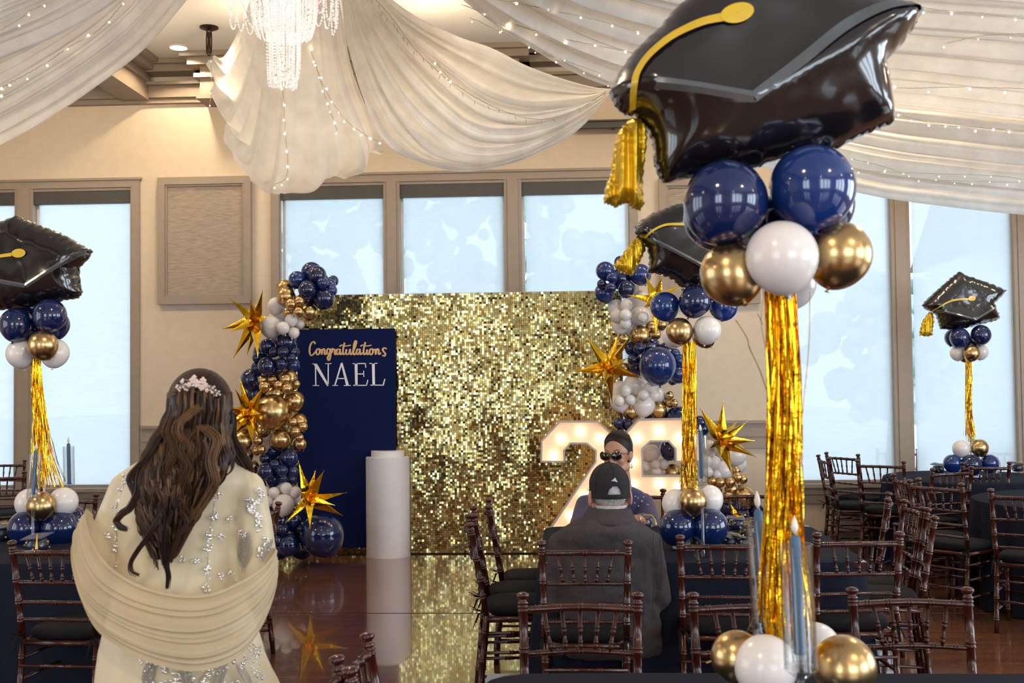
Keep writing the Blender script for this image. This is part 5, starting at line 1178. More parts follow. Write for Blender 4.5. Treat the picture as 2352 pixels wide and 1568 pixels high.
def hand(mb, wrist, fwd, up, s=1.0, curl=.5, side=1):
    """palm, four unequal bent fingers and a thumb that leaves the side of the palm"""
    f = Vector(fwd).normalized(); u = Vector(up); u = (u-f*u.dot(f)).normalized(); r = f.cross(u)*side; W = Vector(wrist)
    def q(a, b, c): return W + (f*a+r*b+u*c)*s
    for b in (-.027, -.009, .009, .027): mb.cap(q(.0, b*.6, 0), q(.085, b, 0), .015*s, .0115*s, 8)
    for b, L in ((-.029, .058), (-.010, .072), (.010, .078), (.029, .068)):
        p0 = q(.085, b, 0); a1, a2 = curl*.5, curl*1.2; d1 = (f*math.cos(a1)-u*math.sin(a1)); d2 = (f*math.cos(a2)-u*math.sin(a2)); d3 = (f*math.cos(a2+.5*curl)-u*math.sin(a2+.5*curl))
        p1 = p0+d1*L*.45*s; p2 = p1+d2*L*.32*s; p3 = p2+d3*L*.23*s
        mb.cap(p0, p1, .0095*s, .0085*s, 8); mb.cap(p1, p2, .0085*s, .0075*s, 8); mb.cap(p2, p3, .0075*s, .0065*s, 8)
    t0 = q(.02, .028, -.004); t1 = q(.055, .056, -.012); t2 = q(.085, .060, -.016); mb.cap(t0, t1, .013*s, .0105*s, 8); mb.cap(t1, t2, .0105*s, .008*s, 8)
RX = CR @ Vector((1, 0, 0)); FW = Vector((0, 1, 0))
def loft(mb, secs, d, n=40, wave=0.0, cap_=True):
    """secs: (py, x_left, x_right, half depth, d offset)"""
    rows = []
    for i, (py, xl, xr, hd, *o) in enumerate(secs):
        dd = d+(o[0] if o else 0); c = P((xl+xr)/2, py, dd); hw = (xr-xl)/2*dd/F; row = []
        for k in range(n):
            t = 2*PI*k/n; wv = 1+wave*max(0, (i/len(secs))-.3)*math.sin(t*9+i*.15)
            row.append(c+RX*(hw*math.cos(t)*wv)+FW*(hd*math.sin(t)*wv))
        rows.append(row)
    b = len(mb.v); mb.grid(rows, closed=True); m = len(rows)
    if cap_: mb.f += [tuple(b+k for k in range(n-1, -1, -1)), tuple(b+(m-1)*n+k for k in range(n))]
    return rows
def T4(p, yaw, tilt=0.0, roll=0.0): return Matrix.Translation(p) @ Matrix.Rotation(yaw, 4, 'Z') @ Matrix.Rotation(tilt, 4, 'X') @ Matrix.Rotation(roll, 4, 'Y')

# --- woman in ivory, standing with her back to us
DW = 3.2
base = P(440, 1500, DW)
W = thing('person', 'woman seen from behind with long wavy brown hair, ivory beaded dress and chiffon shawl', 'person', (base.x, base.y, 0)); bpy.context.view_layer.update()
HM = T4(P(460, 962, DW+.0), math.radians(-14), 0.0, 0.0)
mb = MB(); head_skin(mb, HM, 1.0)
nb = HM @ Vector((0, -.035, -.15)); ch = P(430, 1150, DW+.02); pel = P(425, 1400, DW+.02)
mb.cap(nb, ch+Vector((0, .03, .04)), .05, .07); mb.cap(ch, pel, .075, .09)
shR, shL, elR, elL = P(570, 1112, DW+.02), P(288, 1112, DW+.02), P(590, 1310, DW+.03), P(226, 1300, DW+.03)
wrR, wrL = P(500, 1345, DW+.27), P(330, 1345, DW+.27)
for a, e, w_, sd in ((shR, elR, wrR, 1), (shL, elL, wrL, -1)):
    mb.cap(ch+Vector((0, .02, .02)), a+Vector((-sd*.02, .01, -.04)), .045, .03); mb.cap(a+Vector((-sd*.02, .01, -.04)), e, .030, .030); mb.cap(e, w_, .030, .024); hand(mb, w_, Vector((-sd*.8, .3, .0)), (0, .2, 1), .92, .5, side=sd)
for s_ in (-1, 1):
    hp = pel+Vector((s_*.09, 0, -.04)); kn = Vector((hp.x, hp.y, .48)); an = Vector((hp.x, hp.y-.02, .09)); mb.cap(hp, kn, .085, .055); mb.cap(kn, an, .05, .032); mb.cap(an, an+Vector((0, .16, -.055)), .032, .028)
fuse(wb(mb, 'body', M_skin, W), .009, 3)
SEC = [(1046, 392, 470, .055), (1062, 345, 520, .07), (1078, 300, 565, .085), (1100, 280, 585, .10), (1150, 268, 560, .115), (1200, 270, 542, .12), (1250, 272, 536, .117), (1300, 274, 538, .115), (1350, 268, 552, .125), (1400, 256, 572, .145), (1450, 244, 588, .165), (1500, 237, 602, .18), (1568, 231, 636, .20), (1700, 212, 690, .24), (1900, 190, 730, .28), (2195, 170, 770, .32)]
mb = MB(); loft(mb, SEC, DW+.02, 48, wave=.05)
mb.cap(shR+Vector((.0, 0, -.012)), elR+Vector((.004, 0, 0)), .050, .056); mb.cap(elR, elR*.5+wrR*.5, .055, .048); mb.cap(elR*.5+wrR*.5, wrR, .048, .04)
mb.cap(shL+Vector((.0, 0, -.012)), elL, .050, .056); mb.cap(elL, elL*.5+wrL*.5, .055, .048); mb.cap(elL*.5+wrL*.5, wrL, .048, .04)
mb.cap(shL+Vector((0, 0, -.01)), P(360, 1078, DW+.02), .046, .05); mb.cap(shR+Vector((0, 0, -.01)), P(500, 1078, DW+.02), .046, .05)
dress = fuse(wb(mb, 'dress', M_dress, W), .010, 5); tw_ = bpy.data.textures.new('silk_creases', 'CLOUDS'); tw_.noise_scale = .16; dq = dress.modifiers.new('creases', 'DISPLACE'); dq.texture = tw_; dq.strength = .014; dq.mid_level = .5; dress['label'] = 'ivory silk dress with silver beading'
def surf(px, py):
    ys = [q[0] for q in SEC]; xl = np.interp(py, ys, [q[1] for q in SEC]); xr = np.interp(py, ys, [q[2] for q in SEC]); hd = np.interp(py, ys, [q[3] for q in SEC])
    u = ((px-(xl+xr)/2)/((xr-xl)/2)); best = DW+.02-hd*math.sqrt(max(0, 1-u*u)) if abs(u) < 1 else DW+.02
    for (x0, y0, x1, y1) in ((570, 1112, 590, 1310), (288, 1112, 226, 1300)):
        tt = max(0, min(1, (py-y0)/(y1-y0))); cx = x0+(x1-x0)*tt; r = (.050+.006*tt); q = (px-cx)*DW/F/r
        if abs(q) < 1: best = min(best, DW+.02-r*math.sqrt(1-q*q))
    return best-.007
def sprig(mb, px, py, s=1.0, n=5):
    for k in range(n):
        a = rnd.uniform(0, 6.28); r = rnd.uniform(2, 8)*s; x, y = px+r*math.cos(a), py+r*math.sin(a)
        mb.ball(P(x, y, surf(x, y)), (.0026*s*rnd.uniform(.7, 1.5), .0018, .0028*s*rnd.uniform(.7, 1.6)), 6, 4)
mb = MB(); th = MB()
for line in ([(292, 1092), (284, 1120), (268, 1170), (268, 1236), (272, 1290), (274, 1330)], [(512, 1080), (500, 1120), (490, 1171), (483, 1220), (478, 1256), (477, 1310), (475, 1362)]):
    c = catmull(line, 60); th.path([P(x, y, surf(x, y)) for x, y in c], .0014, 5)
    for i in range(0, 60, 2): sprig(mb, c[i][0]+3*math.sin(i), c[i][1], .8, 2)
    for i in range(4, 60, 9): sprig(mb, c[i][0], c[i][1], 1.5, 7)
for (x, y) in ((330, 1110), (322, 1160), (318, 1225), (440, 1190), (445, 1165), (418, 1285), (450, 1290), (505, 1322), (508, 1232), (525, 1190), (248, 1230), (320, 1082), (530, 1320), (556, 1225), (597, 1270)): sprig(mb, x, y, 1.15, 8)
for k in range(46):                     # right sleeve patch
    t_ = rnd.random(); sprig(mb, 586+14*math.sin(t_*7)+8*t_, 1122+70*t_, .9, 3)
for (x, y) in ((572, 1150), (576, 1165), (592, 1200), (590, 1212), (610, 1240), (612, 1258), (600, 1262)): sprig(mb, x, y, 1.2, 9)
for k in range(150):                    # heavy border low on the dress
    x = rnd.uniform(240, 600); y = rnd.uniform(1455, 1600); sprig(mb, x, y, 1.0+.4*(y > 1510), 4)
for x0 in (575, 560, 250):
    for k in range(20): sprig(mb, x0+k*1.6, 1440+k*8, .8, 2)
o = wb(mb, 'silver_beading', M_bead, dress); o['kind'] = 'stuff'
# leaf-shaped lace motifs
for (x, y, s_, a) in ((560, 1272, 1.0, -.1), (612, 1268, .55, -.4), (565, 1562, .8, .5), (505, 1560, .8, -.3), (430, 1575, .9, .2), (340, 1560, .9, -.2), (300, 1545, .8, .3), (260, 1560, .8, .1)):
    ca, sa = math.cos(a), math.sin(a)
    th.path([P(x+sa*q, y+ca*q, surf(x, y)) for q in np.linspace(-44*s_, 44*s_, 10)], .0016, 5)
    for q in np.linspace(-34*s_, 34*s_, 11):
        L = 17*s_*math.sqrt(max(0, 1-(q/(40*s_))**2))
        for sd in (-1, 1):
            pts = [(x+sa*q, y+ca*q), (x+sa*(q-5)+sd*L*.6*ca, y+ca*(q-5)-6*s_), (x+sa*(q-9)+sd*L*ca, y+ca*(q-9)-10*s_)]
            th.path([P(u, v, surf(u, v)-.001) for u, v in pts], [.0014, .0024, .0008], 5)
o = wb(th, 'embroidery', M_thread, dress); o['kind'] = 'stuff'
# shawl
def sheet(parent, name, m, strings, N, M, amp, nf, seed):
    S = [catmull([np.array(P(*q)) for q in st], N) for st in strings]
    G = np.array([catmull([S[i][j] for i in range(len(S))], M) for j in range(N)])
    k = np.linspace(0, 1, M); ph = np.random.RandomState(seed).uniform(0, 6, 4)
    f = .55*np.sin(2*PI*nf*k+ph[0])+.35*np.sin(2*PI*nf*1.9*k+ph[1])+.2*np.sin(2*PI*nf*3.3*k+ph[2])
    G = G+np.array([0, -1, -.25])*(amp*f)[None, :, None]*(.5+.5*np.sin(np.linspace(0, PI, N))[:, None, None])
    return wb(MB().grid(G.tolist()), name, m, parent)
sh = sheet(W, 'shawl', M_shawl, [
    [(214, 1180, 3.30), (197, 1170, 3.18), (207, 1225, 3.10), (245, 1290, 3.05), (315, 1338, 3.02), (400, 1362, 3.00), (480, 1362, 3.00), (550, 1335, 3.03), (605, 1300, 3.08), (634, 1258, 3.16), (600, 1262, 3.36)],
    [(215, 1230, 3.36), (180, 1200, 3.2), (182, 1268, 3.11), (222, 1340, 3.04), (300, 1388, 3.0), (395, 1412, 2.98), (482, 1410, 2.98), (556, 1380, 3.01), (610, 1336, 3.07), (638, 1285, 3.16), (605, 1290, 3.36)],
    [(215, 1260, 3.36), (170, 1232, 3.2), (170, 1300, 3.12), (205, 1385, 3.03), (285, 1440, 2.985), (385, 1472, 2.96), (480, 1472, 2.96), (562, 1436, 3.0), (614, 1380, 3.07), (638, 1312, 3.16), (610, 1315, 3.36)],
    [(225, 1300, 3.36), (172, 1275, 3.2), (178, 1345, 3.13), (215, 1430, 3.03), (280, 1480, 2.98), (370, 1518, 2.95), (460, 1530, 2.95), (545, 1502, 2.98), (603, 1435, 3.06), (634, 1345, 3.16), (612, 1340, 3.36)],
    [(230, 1330, 3.36), (190, 1320, 3.2), (205, 1385, 3.14), (240, 1445, 3.06), (300, 1490, 3.02), (380, 1525, 3.0), (462, 1534, 3.0), (540, 1508, 3.03), (590, 1450, 3.1), (615, 1370, 3.18), (600, 1350, 3.36)]], 110, 130, .012, 4.6, 2)
sh['label'] = 'sheer ivory chiffon shawl with soft folds'
# hair
HS = [(860, 415, 505, 3.20, .04), (880, 396, 522, 3.15, .06), (905, 385, 532, 3.12, .075), (940, 383, 533, 3.11, .075), (980, 364, 531, 3.11, .07), (1010, 342, 534, 3.09, .065), (1040, 328, 542, 3.07, .055), (1080, 314, 532, 3.05, .05), (1120, 307, 506, 3.045, .045), (1160, 306, 480, 3.045, .04), (1200, 309, 456, 3.045, .035), (1245, 326, 430, 3.05, .03), (1285, 345, 408, 3.055, .02)]
ys_ = [q[0] for q in HS]
def hs(py, u, lift=0.0):
    xl, xr, dc, hd = (float(np.interp(py, ys_, [q[i] for q in HS])) for i in (1, 2, 3, 4))
    x = (xl+xr)/2+u*(xr-xl)/2; return P(x, py, dc-(hd+lift)*math.sqrt(max(0, 1-min(1, u*u))))
mb = MB(); mb.ball(P(459, 931, 3.19), (.091, .108, .102), 28, 18)
rows = []
for (py, xl, xr, dc, hd) in HS[2:]:
    c = P((xl+xr)/2, py, dc); hw = (xr-xl)/2*dc/F*.94; rows.append([c+RX*(hw*math.cos(2*PI*k/30))+FW*(hd*.9*math.sin(2*PI*k/30)) for k in range(30)])
b0 = len(mb.v); mb.grid(rows, closed=True); mb.f += [tuple(b0+k for k in range(29, -1, -1)), tuple(b0+(len(rows)-1)*30+k for k in range(30))]
hair = fuse(wb(mb, 'hair', M_hair[1], W), .008, 5); hair['label'] = 'long wavy brown hair, half up'
locks = [MB() for _ in HAIRC]
for cl in range(120):
    u0 = rnd.uniform(-.98, .98); ph = rnd.uniform(0, 6.28); fr = rnd.uniform(.036, .052); ci = rnd.choice([0, 0, 1, 1, 2, 2, 3, 4]); y0 = rnd.uniform(880, 1020); y1 = rnd.uniform(1100, 1310)
    if abs(u0) > .8: y1 = min(y1, 1230)
    am = rnd.uniform(.05, .13)
    for s_ in range(8):
        du = rnd.gauss(0, .022); lf = rnd.uniform(.001, .016); pts = []; K = 42
        for k in range(K):
            f = k/(K-1); py = y0+(y1-y0)*f; wv = am*f**.7*math.sin(fr*(py-y0)*1.6+ph+du*6)
            p = hs(py, max(-1.12, min(1.12, u0*(1-.12*f)+wv+du*(1-.4*f))), lf+.010*math.sin(fr*(py-y0)*1.6+ph+1.2)*f)
            pts.append(p)
        locks[ci].path(pts, [(.0016+.0016*math.sin(PI*min(1, k/K*1.1)))*(1-.55*(k/K)**3) for k in range(K)], 5, flat=.7)
def lock(pts, n=9, ci=1, r=.004, sp=4):
    r *= .52; n = int(n*3.2); sp *= 1.25
    for s_ in range(n):
        ox, oy, od = rnd.gauss(0, sp), rnd.gauss(0, sp*.5), rnd.uniform(-.01, .004)
        c = catmull([tuple(P(x+ox*(1-.5*i/len(pts)), y+oy, d+od)) for i, (x, y, d) in enumerate(pts)], 34); locks[ci].path(c, [r*(1-.75*(k/34)**2) for k in range(34)], 5)
lock([(370, 1000, 3.03), (338, 1050, 3.02), (300, 1096, 3.02), (312, 1140, 3.03), (292, 1170, 3.03), (270, 1190, 3.04), (272, 1208, 3.04), (292, 1215, 3.04)], 14, 0)
lock([(350, 1040, 3.03), (322, 1090, 3.02), (318, 1130, 3.02), (300, 1165, 3.03), (280, 1180, 3.03), (268, 1198, 3.04), (283, 1212, 3.04)], 10, 1)
lock([(370, 1180, 3.0), (345, 1225, 3.0), (318, 1262, 3.03), (302, 1290, 3.04), (303, 1312, 3.04), (318, 1320, 3.04)], 12, 0, sp=3)
lock([(395, 1150, 3.0), (380, 1220, 3.0), (378, 1280, 3.02), (386, 1320, 3.03), (384, 1350, 3.03)], 11, 4, sp=3)
lock([(430, 1100, 3.0), (415, 1160, 3.0), (432, 1200, 3.0), (405, 1240, 3.01), (392, 1290, 3.02)], 10, 1)
lock([(430, 990, 3.0), (412, 1030, 2.99), (430, 1070, 2.98), (414, 1120, 2.99), (426, 1170, 3.0)], 12, 2, r=.0026, sp=6)
lock([(470, 980, 3.0), (500, 1010, 2.99), (488, 1060, 2.98), (496, 1110, 2.98), (474, 1150, 3.0), (446, 1190, 3.0)], 12, 3, r=.0022, sp=6)
lock([(400, 960, 3.02), (388, 1000, 3.0), (404, 1035, 2.99), (386, 1075, 2.99), (392, 1120, 3.0)], 12, 2, r=.0024, sp=6)
lock([(455, 935, 3.02), (430, 955, 3.0), (410, 975, 2.99), (412, 1000, 2.99), (436, 1025, 2.99), (428, 1055, 2.99)], 10, 3, r=.002, sp=5)
for k in range(5):
    lock([(528, 950, 3.14), (530, 1000, 3.16), (538+k*4, 1040, 3.2), (556+k*4, 1070, 3.22), (574, 1100, 3.24)], 8, rnd.choice((0, 1, 2)), sp=5)
# combed crown: strands run back to the clip
for k in range(520):
    a = rnd.uniform(-.25, PI+.25); ex, ey = 459+76*math.cos(a), 928-82*math.sin(a)
    tx, ty = 455+rnd.gauss(0, 24), 908+abs(rnd.gauss(0, 16)); pts = []
    for f in np.linspace(0, 1, 14):
        x, y = ex*(1-f)+tx*f, ey*(1-f)+ty*f; y += 10*math.sin(PI*f)*(-.2 if a > .3 and a < 2.8 else .6)
        q = ((x-459)/77)**2+((y-931)/85)**2; pts.append(P(x, y, 3.19-.002-.110*math.sqrt(max(0, 1-q))))
    locks[rnd.choice((0, 0, 1, 1, 4))].path(pts, [.0014+.0010*math.sin(PI*f) for f in np.linspace(0, 1, 14)], 4)
for (sgn, ci) in ((1, 2), (-1, 1)):
    for k in range(40):
        off = rnd.gauss(0, 6); lockp = [(458+sgn*74, 915+off, 3.17), (458+sgn*60, 925+off, 3.10), (458+sgn*38, 918+off, 3.065), (458+sgn*12, 912+off, 3.055), (458-sgn*8, 925+off, 3.05)]
        c = catmull([tuple(P(*q)) for q in lockp], 20); locks[rnd.choice((ci, 1, 0))].path(c, .0019, 5)
for i, lk in enumerate(locks):
    o = wb(lk, 'hair_locks', M_hair[i], hair); o['kind'] = 'stuff'
mb = MB(); st = MB()
def petal(x, y, s_, a): 
    mb.ball(P(x+4.2*s_*math.cos(a), y+5*s_*math.sin(a), 3.045), (.0052*s_, .0018, .0042*s_), 8, 5, Matrix.Rotation(-a, 3, 'Y'))
for (x, y, s_) in ((452, 880, 1.15), (466, 874, 1.0), (442, 873, .95), (463, 890, .9), (446, 866, .7), (434, 883, .75), (472, 884, .8), (475, 896, .6), (486, 902, .65), (418, 876, .6)):
    for k in range(5): petal(x, y, s_, 2*PI*k/5+x)
    mb.ball(P(x, y, 3.038), .0022, 8, 6)
for (x, y) in ((405, 889), (409, 893), (412, 897), (407, 885), (414, 890), (421, 889), (425, 894), (430, 896), (420, 871), (480, 888), (488, 891), (495, 896), (492, 888), (499, 903), (503, 899), (497, 908), (505, 906), (483, 896), (490, 908), (426, 882)):
    mb.ball(P(x, y, 3.05), .0032, 8, 6); st.path([P(x, y, 3.052), P((x+455)/2, (y+884)/2-3, 3.047), P(455, 884, 3.05)], .0008, 4)
cl = wb(mb, 'hair_clip', mat('pearl_clip', (.80, .62, .56), .25, coat=.6), hair); cl['label'] = 'pearl and petal hair clip'
wb(st, 'clip_wires', M_bead, cl)

# --- man in grey jacket and black cap
DM = 5.5
base = P(1390, 1440, DM); Mn = thing('person', 'man seen from behind in charcoal jacket and black baseball cap, seated at the middle table', 'person', (base.x, base.y, 0)); bpy.context.view_layer.update()
HM = T4(P(1399, 1133, DM+.05), math.radians(12), .0, 0.0); SM = 1.10
mb = MB(); head_skin(mb, HM, SM)
for sx in (-1, 1):                                    # large ears that stand off
    i0 = len(mb.v); mb.ball((sx*.093, -.020, -.022), (.009, .021, .036), 12, 8); mb.ball((sx*.084, -.008, -.020), (.012, .014, .026), 10, 8); xform(mb, HM @ Matrix.Scale(SM, 4), i0)
ch = P(1392, 1260, DM+.03); pel = Vector((ch.x, ch.y+.02, .53)); nb = HM @ Vector((0, -.03, -.15)); mb.cap(nb, ch+Vector((0, .06, .05)), .058, .06); mb.cap(ch+Vector((0, .05, 0)), pel, .08, .11)
shR, shL, elR, elL = P(1494, 1246, DM+.02), P(1288, 1246, DM+.02), P(1514, 1375, DM+.05), P(1272, 1375, DM+.05)
wrR, wrL = Vector((elR.x-.12, elR.y+.30, .80)), Vector((elL.x+.14, elL.y+.30, .80))
for a, e, w_, sd in ((shR, elR, wrR, 1), (shL, elL, wrL, -1)):
    mb.cap(ch+Vector((0, .04, .0)), a+Vector((-sd*.03, .02, -.05)), .06, .035); mb.cap(a+Vector((-sd*.03, .02, -.05)), e, .035, .034); mb.cap(e, w_, .034, .027); hand(mb, w_, Vector((-sd*.5, 1, 0)), (0, 0, 1), 1.0, .35, side=-sd)
fuse(wb(mb, 'body', M_skin2, Mn), .008, 3)
mb = MB()
for s_ in (-1, 1):
    hp = pel+Vector((s_*.10, 0, 0)); kn = Vector((hp.x+s_*.06, hp.y+.42, .50)); an = Vector((kn.x, kn.y+.02, .10)); mb.cap(hp, kn, .10, .075); mb.cap(kn, an, .07, .05)
mb.cap(pel+Vector((-.08, 0, 0)), pel+Vector((.08, 0, 0)), .13, .13)
fuse(wb(mb, 'trousers', M_trouser, Mn), .012, 3)
mb = MB()
for s_ in (-1, 1):
    x = pel.x+s_*.16; y = pel.y+.44; mb.cap((x, y, .05), (x, y+.20, .04), .045, .035)
fuse(wb(mb, 'shoes', M_cap, Mn), .01, 2)
JS = [(1180, 1348, 1442, .085, -.01), (1194, 1324, 1460, .11, -.02), (1212, 1290, 1492, .125, -.03), (1232, 1272, 1510, .125, -.02), (1270, 1268, 1512, .125), (1320, 1272, 1508, .13), (1370, 1280, 1502, .13), (1410, 1286, 1502, .13), (1450, 1290, 1508, .135), (1490, 1296, 1508, .13), (1506, 1302, 1500, .11)]
mb = MB(); loft(mb, JS, DM+.03, 44)
mb.cap(shR+Vector((0, 0, .0)), elR, .060, .058); mb.cap(elR, wrR, .058, .042); mb.cap(shL, elL, .060, .058); mb.cap(elL, wrL, .058, .042)
mb.cap(P(1493, 1400, DM+.02), P(1500, 1488, DM+.06), .05, .045)
o = fuse(wb(mb, 'jacket', M_jacket, Mn), .011, 4); o['label'] = 'charcoal wool jacket'
tx = bpy.data.textures.new('cloth_creases', 'CLOUDS'); tx.noise_scale = .075; dp = o.modifiers.new('creases', 'DISPLACE'); dp.texture = tx; dp.strength = .024; dp.mid_level = .5
mb = MB(); rows = []
for (py, xl, xr, hd) in ((1166, 1356, 1442, .078), (1172, 1350, 1447, .084), (1190, 1338, 1456, .108), (1200, 1330, 1464, .125)):
    c = P((xl+xr)/2, py, DM+.02); hw = (xr-xl)/2*DM/F; rows.append([c+RX*(hw*math.cos(t))+FW*(hd*math.sin(t))+Vector((0, 0, .03*max(0, math.sin(t))*-1)) for t in np.linspace(-PI*1.15, PI*.15, 30)])
mb.grid(rows); cj = wb(mb, 'collar', M_jacket, o); so = cj.modifiers.new('thick', 'SOLIDIFY'); so.thickness = .008
mb = MB(); mb.path([P(1516, 1225, DM-.02), P(1520, 1300, DM-.035), P(1515, 1370, DM-.01)], .0015, 5); mb.path([P(1500, 1222, DM-.05), P(1504, 1300, DM-.085), P(1498, 1400, DM-.08)], .002, 5)
wb(mb, 'seam', M_trouser, o)
# grey hair round the back of the head
mb = MB(); i0 = 0; rows = []
for ph in np.linspace(1.35, 2.45, 10):
    rows.append([(.0775*math.sin(ph)*math.cos(t), -.004+.099*math.sin(ph)*math.sin(t), .030+.100*math.cos(ph)) for t in np.linspace(-PI-.25, .25, 34)])
mb.grid(rows)
for k in range(420):
    t = rnd.uniform(-PI-.2, .2); ph = rnd.uniform(1.75, 2.25); a = Vector((.078*math.sin(ph)*math.cos(t), -.004+.1*math.sin(ph)*math.sin(t), .030+.1*math.cos(ph))); mb.path([a, a+Vector((a.x*.02, a.y*.02, -.010))], [.0012, .0004], 4, caps=False)
mb.grid([[(.060*math.cos(t)*k, -.030+.058*math.sin(t)*k, z) for t in np.linspace(-PI-.1, .1, 24)] for z, k in ((-.045, 1.2), (-.07, 1.06), (-.09, 1.0), (-.105, .93))])
xform(mb, HM @ Matrix.Scale(SM, 4)); wb(mb, 'hair', M_ghair, Mn)
# baseball cap
rows = []; NT, NP = 160, 44; mb = MB()
def dome(ph, t, k=1.0):
    s_ = math.sin(min(ph, PI/2)); z = .040+.098*k*math.cos(ph) if ph < PI/2 else .040-(ph-PI/2)*.10
    if math.sin(t) > 0: z += .030*math.sin(t)*max(0, ph-1.2)
    return Vector((.089*k*s_*math.cos(t), -.006+.108*k*s_*math.sin(t), z))
for i in range(NP+1):
    ph = .02+2.10*i/NP; rows.append([dome(ph, 2*PI*j/NT) for j in range(NT)])
def hole(p): return p.y < -.03 and abs(p.x) < .034*math.sqrt(max(0, 1-((p.z+.008)/.052)**2)) and -.006 < p.z < .050
vs = [p for r in rows for p in r]; fs = []
for i in range(NP):
    for j in range(NT):
        q = (i*NT+j, i*NT+(j+1) % NT, (i+1)*NT+(j+1) % NT, (i+1)*NT+j); c = sum((vs[k] for k in q), Vector())/4
        if not hole(c): fs.append(q)
mb.add(vs, fs); mb.add(rows[0], [tuple(range(NT))])
xform(mb, HM @ Matrix.Scale(SM, 4)); cap_ = wb(mb, 'baseball_cap', M_cap, Mn); so = cap_.modifiers.new('thick', 'SOLIDIFY'); so.thickness = .003; so.offset = 1; cap_['label'] = 'black baseball cap with white three-bar logo'
mb = MB(); rows = []
for f in (0, .35, .7, 1.0): rows.append([(.080*(1-.25*f*abs(u))*u*1.0, .085+.075*f*(1-.35*u*u)-.03*u*u, .020-.014*f-.022*u*u) for u in np.linspace(-1, 1, 20)])
mb.grid(rows); xform(mb, HM @ Matrix.Scale(SM, 4)); o = wb(mb, 'brim', M_cap, cap_); so = o.modifiers.new('thick', 'SOLIDIFY'); so.thickness = .004
mb = MB(); mb.path([dome(1.98, t, 1.02) for t in np.linspace(-PI/2-.45, -PI/2+.45, 14)], .008, 6, flat=.25, up=(1, 0, 0)); xform(mb, HM @ Matrix.Scale(SM, 4)); wb(mb, 'strap', M_cap, cap_)
mb = MB()
for k in range(6):
    a = k*PI/3+PI/6; mb.path([dome(ph, a, 1.012) for ph in np.linspace(.05, 1.3 if abs(math.sin(a)+1) < .1 else 2.0, 14)], .0011, 4)
mb.ball(dome(0, 0, 1.01), .006, 8, 6); xform(mb, HM @ Matrix.Scale(SM, 4)); wb(mb, 'seams', M_cap, cap_)
mb = MB(); dL = DM-.128
def lq(x, y): return P(1240+x/5.6, 980+y/5.6, dL+.055)
for quad in ([(922, 690), (932, 684), (938, 698), (922, 698)], [(936, 680), (950, 670), (966, 702), (944, 698)], [(952, 666), (968, 652), (1000, 712), (972, 704)]):
    pts = [lq(*q) for q in quad]; n = 4; off = FW*.003; mb.add(pts+[p+off for p in pts], [(0, 1, 2, 3), (7, 6, 5, 4), (0, 4, 5, 1), (1, 5, 6, 2), (2, 6, 7, 3), (3, 7, 4, 0)])
wb(mb, 'logo', M_shirt, cap_, False)
mb = MB(); mb.path([(-.086, -.005, .012), (-.086, .05, .016), (-.078, .098, .014)], .0015, 5); mb.path([(.086, -.005, .012), (.086, .05, .016), (.078, .098, .014)], .0015, 5)
for sx in (-1, 1): mb.path([(sx*.033+.024*math.cos(a), .108, .010+.017*math.sin(a)) for a in np.linspace(0, 2*PI, 20)], .0015, 5)
xform(mb, HM @ Matrix.Scale(SM, 4)); wb(mb, 'spectacles', M_frame, Mn)
def eyes(par, HM, s, skin):
    mb = MB(); ir = MB()
    for sx in (-1, 1): mb.ball((sx*.032, .077, .014), .0125, 14, 10); ir.ball((sx*.032, .0868, .014), (.0055, .0035, .0055), 12, 8)
    xform(mb, HM @ Matrix.Scale(s, 4)); xform(ir, HM @ Matrix.Scale(s, 4)); e = wb(mb, 'eyes', M_teeth, par); wb(ir, 'iris', M_cap, e)
    mb = MB(); mb.path([(-.024, .094, -.064), (-.010, .1015, -.0605), (0, .103, -.062), (.010, .1015, -.0605), (.024, .094, -.064)], [.001, .0035, .003, .0035, .001], 8); mb.path([(-.022, .094, -.067), (0, .101, -.0735), (.022, .094, -.067)], [.001, .0048, .001], 8)
    xform(mb, HM @ Matrix.Scale(s, 4)); wb(mb, 'lips', M_lips, par)
    mb = MB()
    for sx in (-1, 1): mb.path([(sx*.016, .0955, .040), (sx*.034, .092, .047), (sx*.052, .080, .041)], [.002, .003, .001], 6, flat=.6)
    xform(mb, HM @ Matrix.Scale(s, 4)); wb(mb, 'eyebrows', M_bhair, par)
eyes(Mn, HM, SM, None)

# --- woman in sunglasses across the table
DS = 7.32
base = P(1415, 1300, DS); Sg = thing('person', 'woman with pulled-back black hair, sunglasses and navy blouse, smiling across the table', 'person', (base.x, base.y, 0)); bpy.context.view_layer.update()
HM = T4(P(1419, 1047, 7.12), math.radians(157), -.06, 0.04); SS = 1.10
mb = MB(); head_skin(mb, HM, SS); ch = P(1412, 1185, DS); nb = HM @ Vector((0, -.03, -.15))
mb.cap(nb, ch, .055, .10); pel = Vector((ch.x, ch.y+.05, .54)); mb.cap(ch, pel, .11, .13)
shR, shL = P(1478, 1152, DS), P(1346, 1156, DS); elR, elL = P(1492, 1215, DS-.18), P(1336, 1215, DS-.18); wrR, wrL = P(1468, 1192, 6.72), P(1388, 1196, 6.75)
for a, e, w_, sd in ((shR, elR, wrR, 1), (shL, elL, wrL, -1)):
    mb.cap(ch+Vector((0, 0, .05)), a, .08, .05); mb.cap(a, e, .045, .04); mb.cap(e, w_, .036, .026)
    hand(mb, w_, Vector((-sd*.95, -.15, -.05)), (0, -.5, .8), 1.0, .9, side=-sd)
fuse(wb(mb, 'body', M_skin3, Sg), .008, 3)
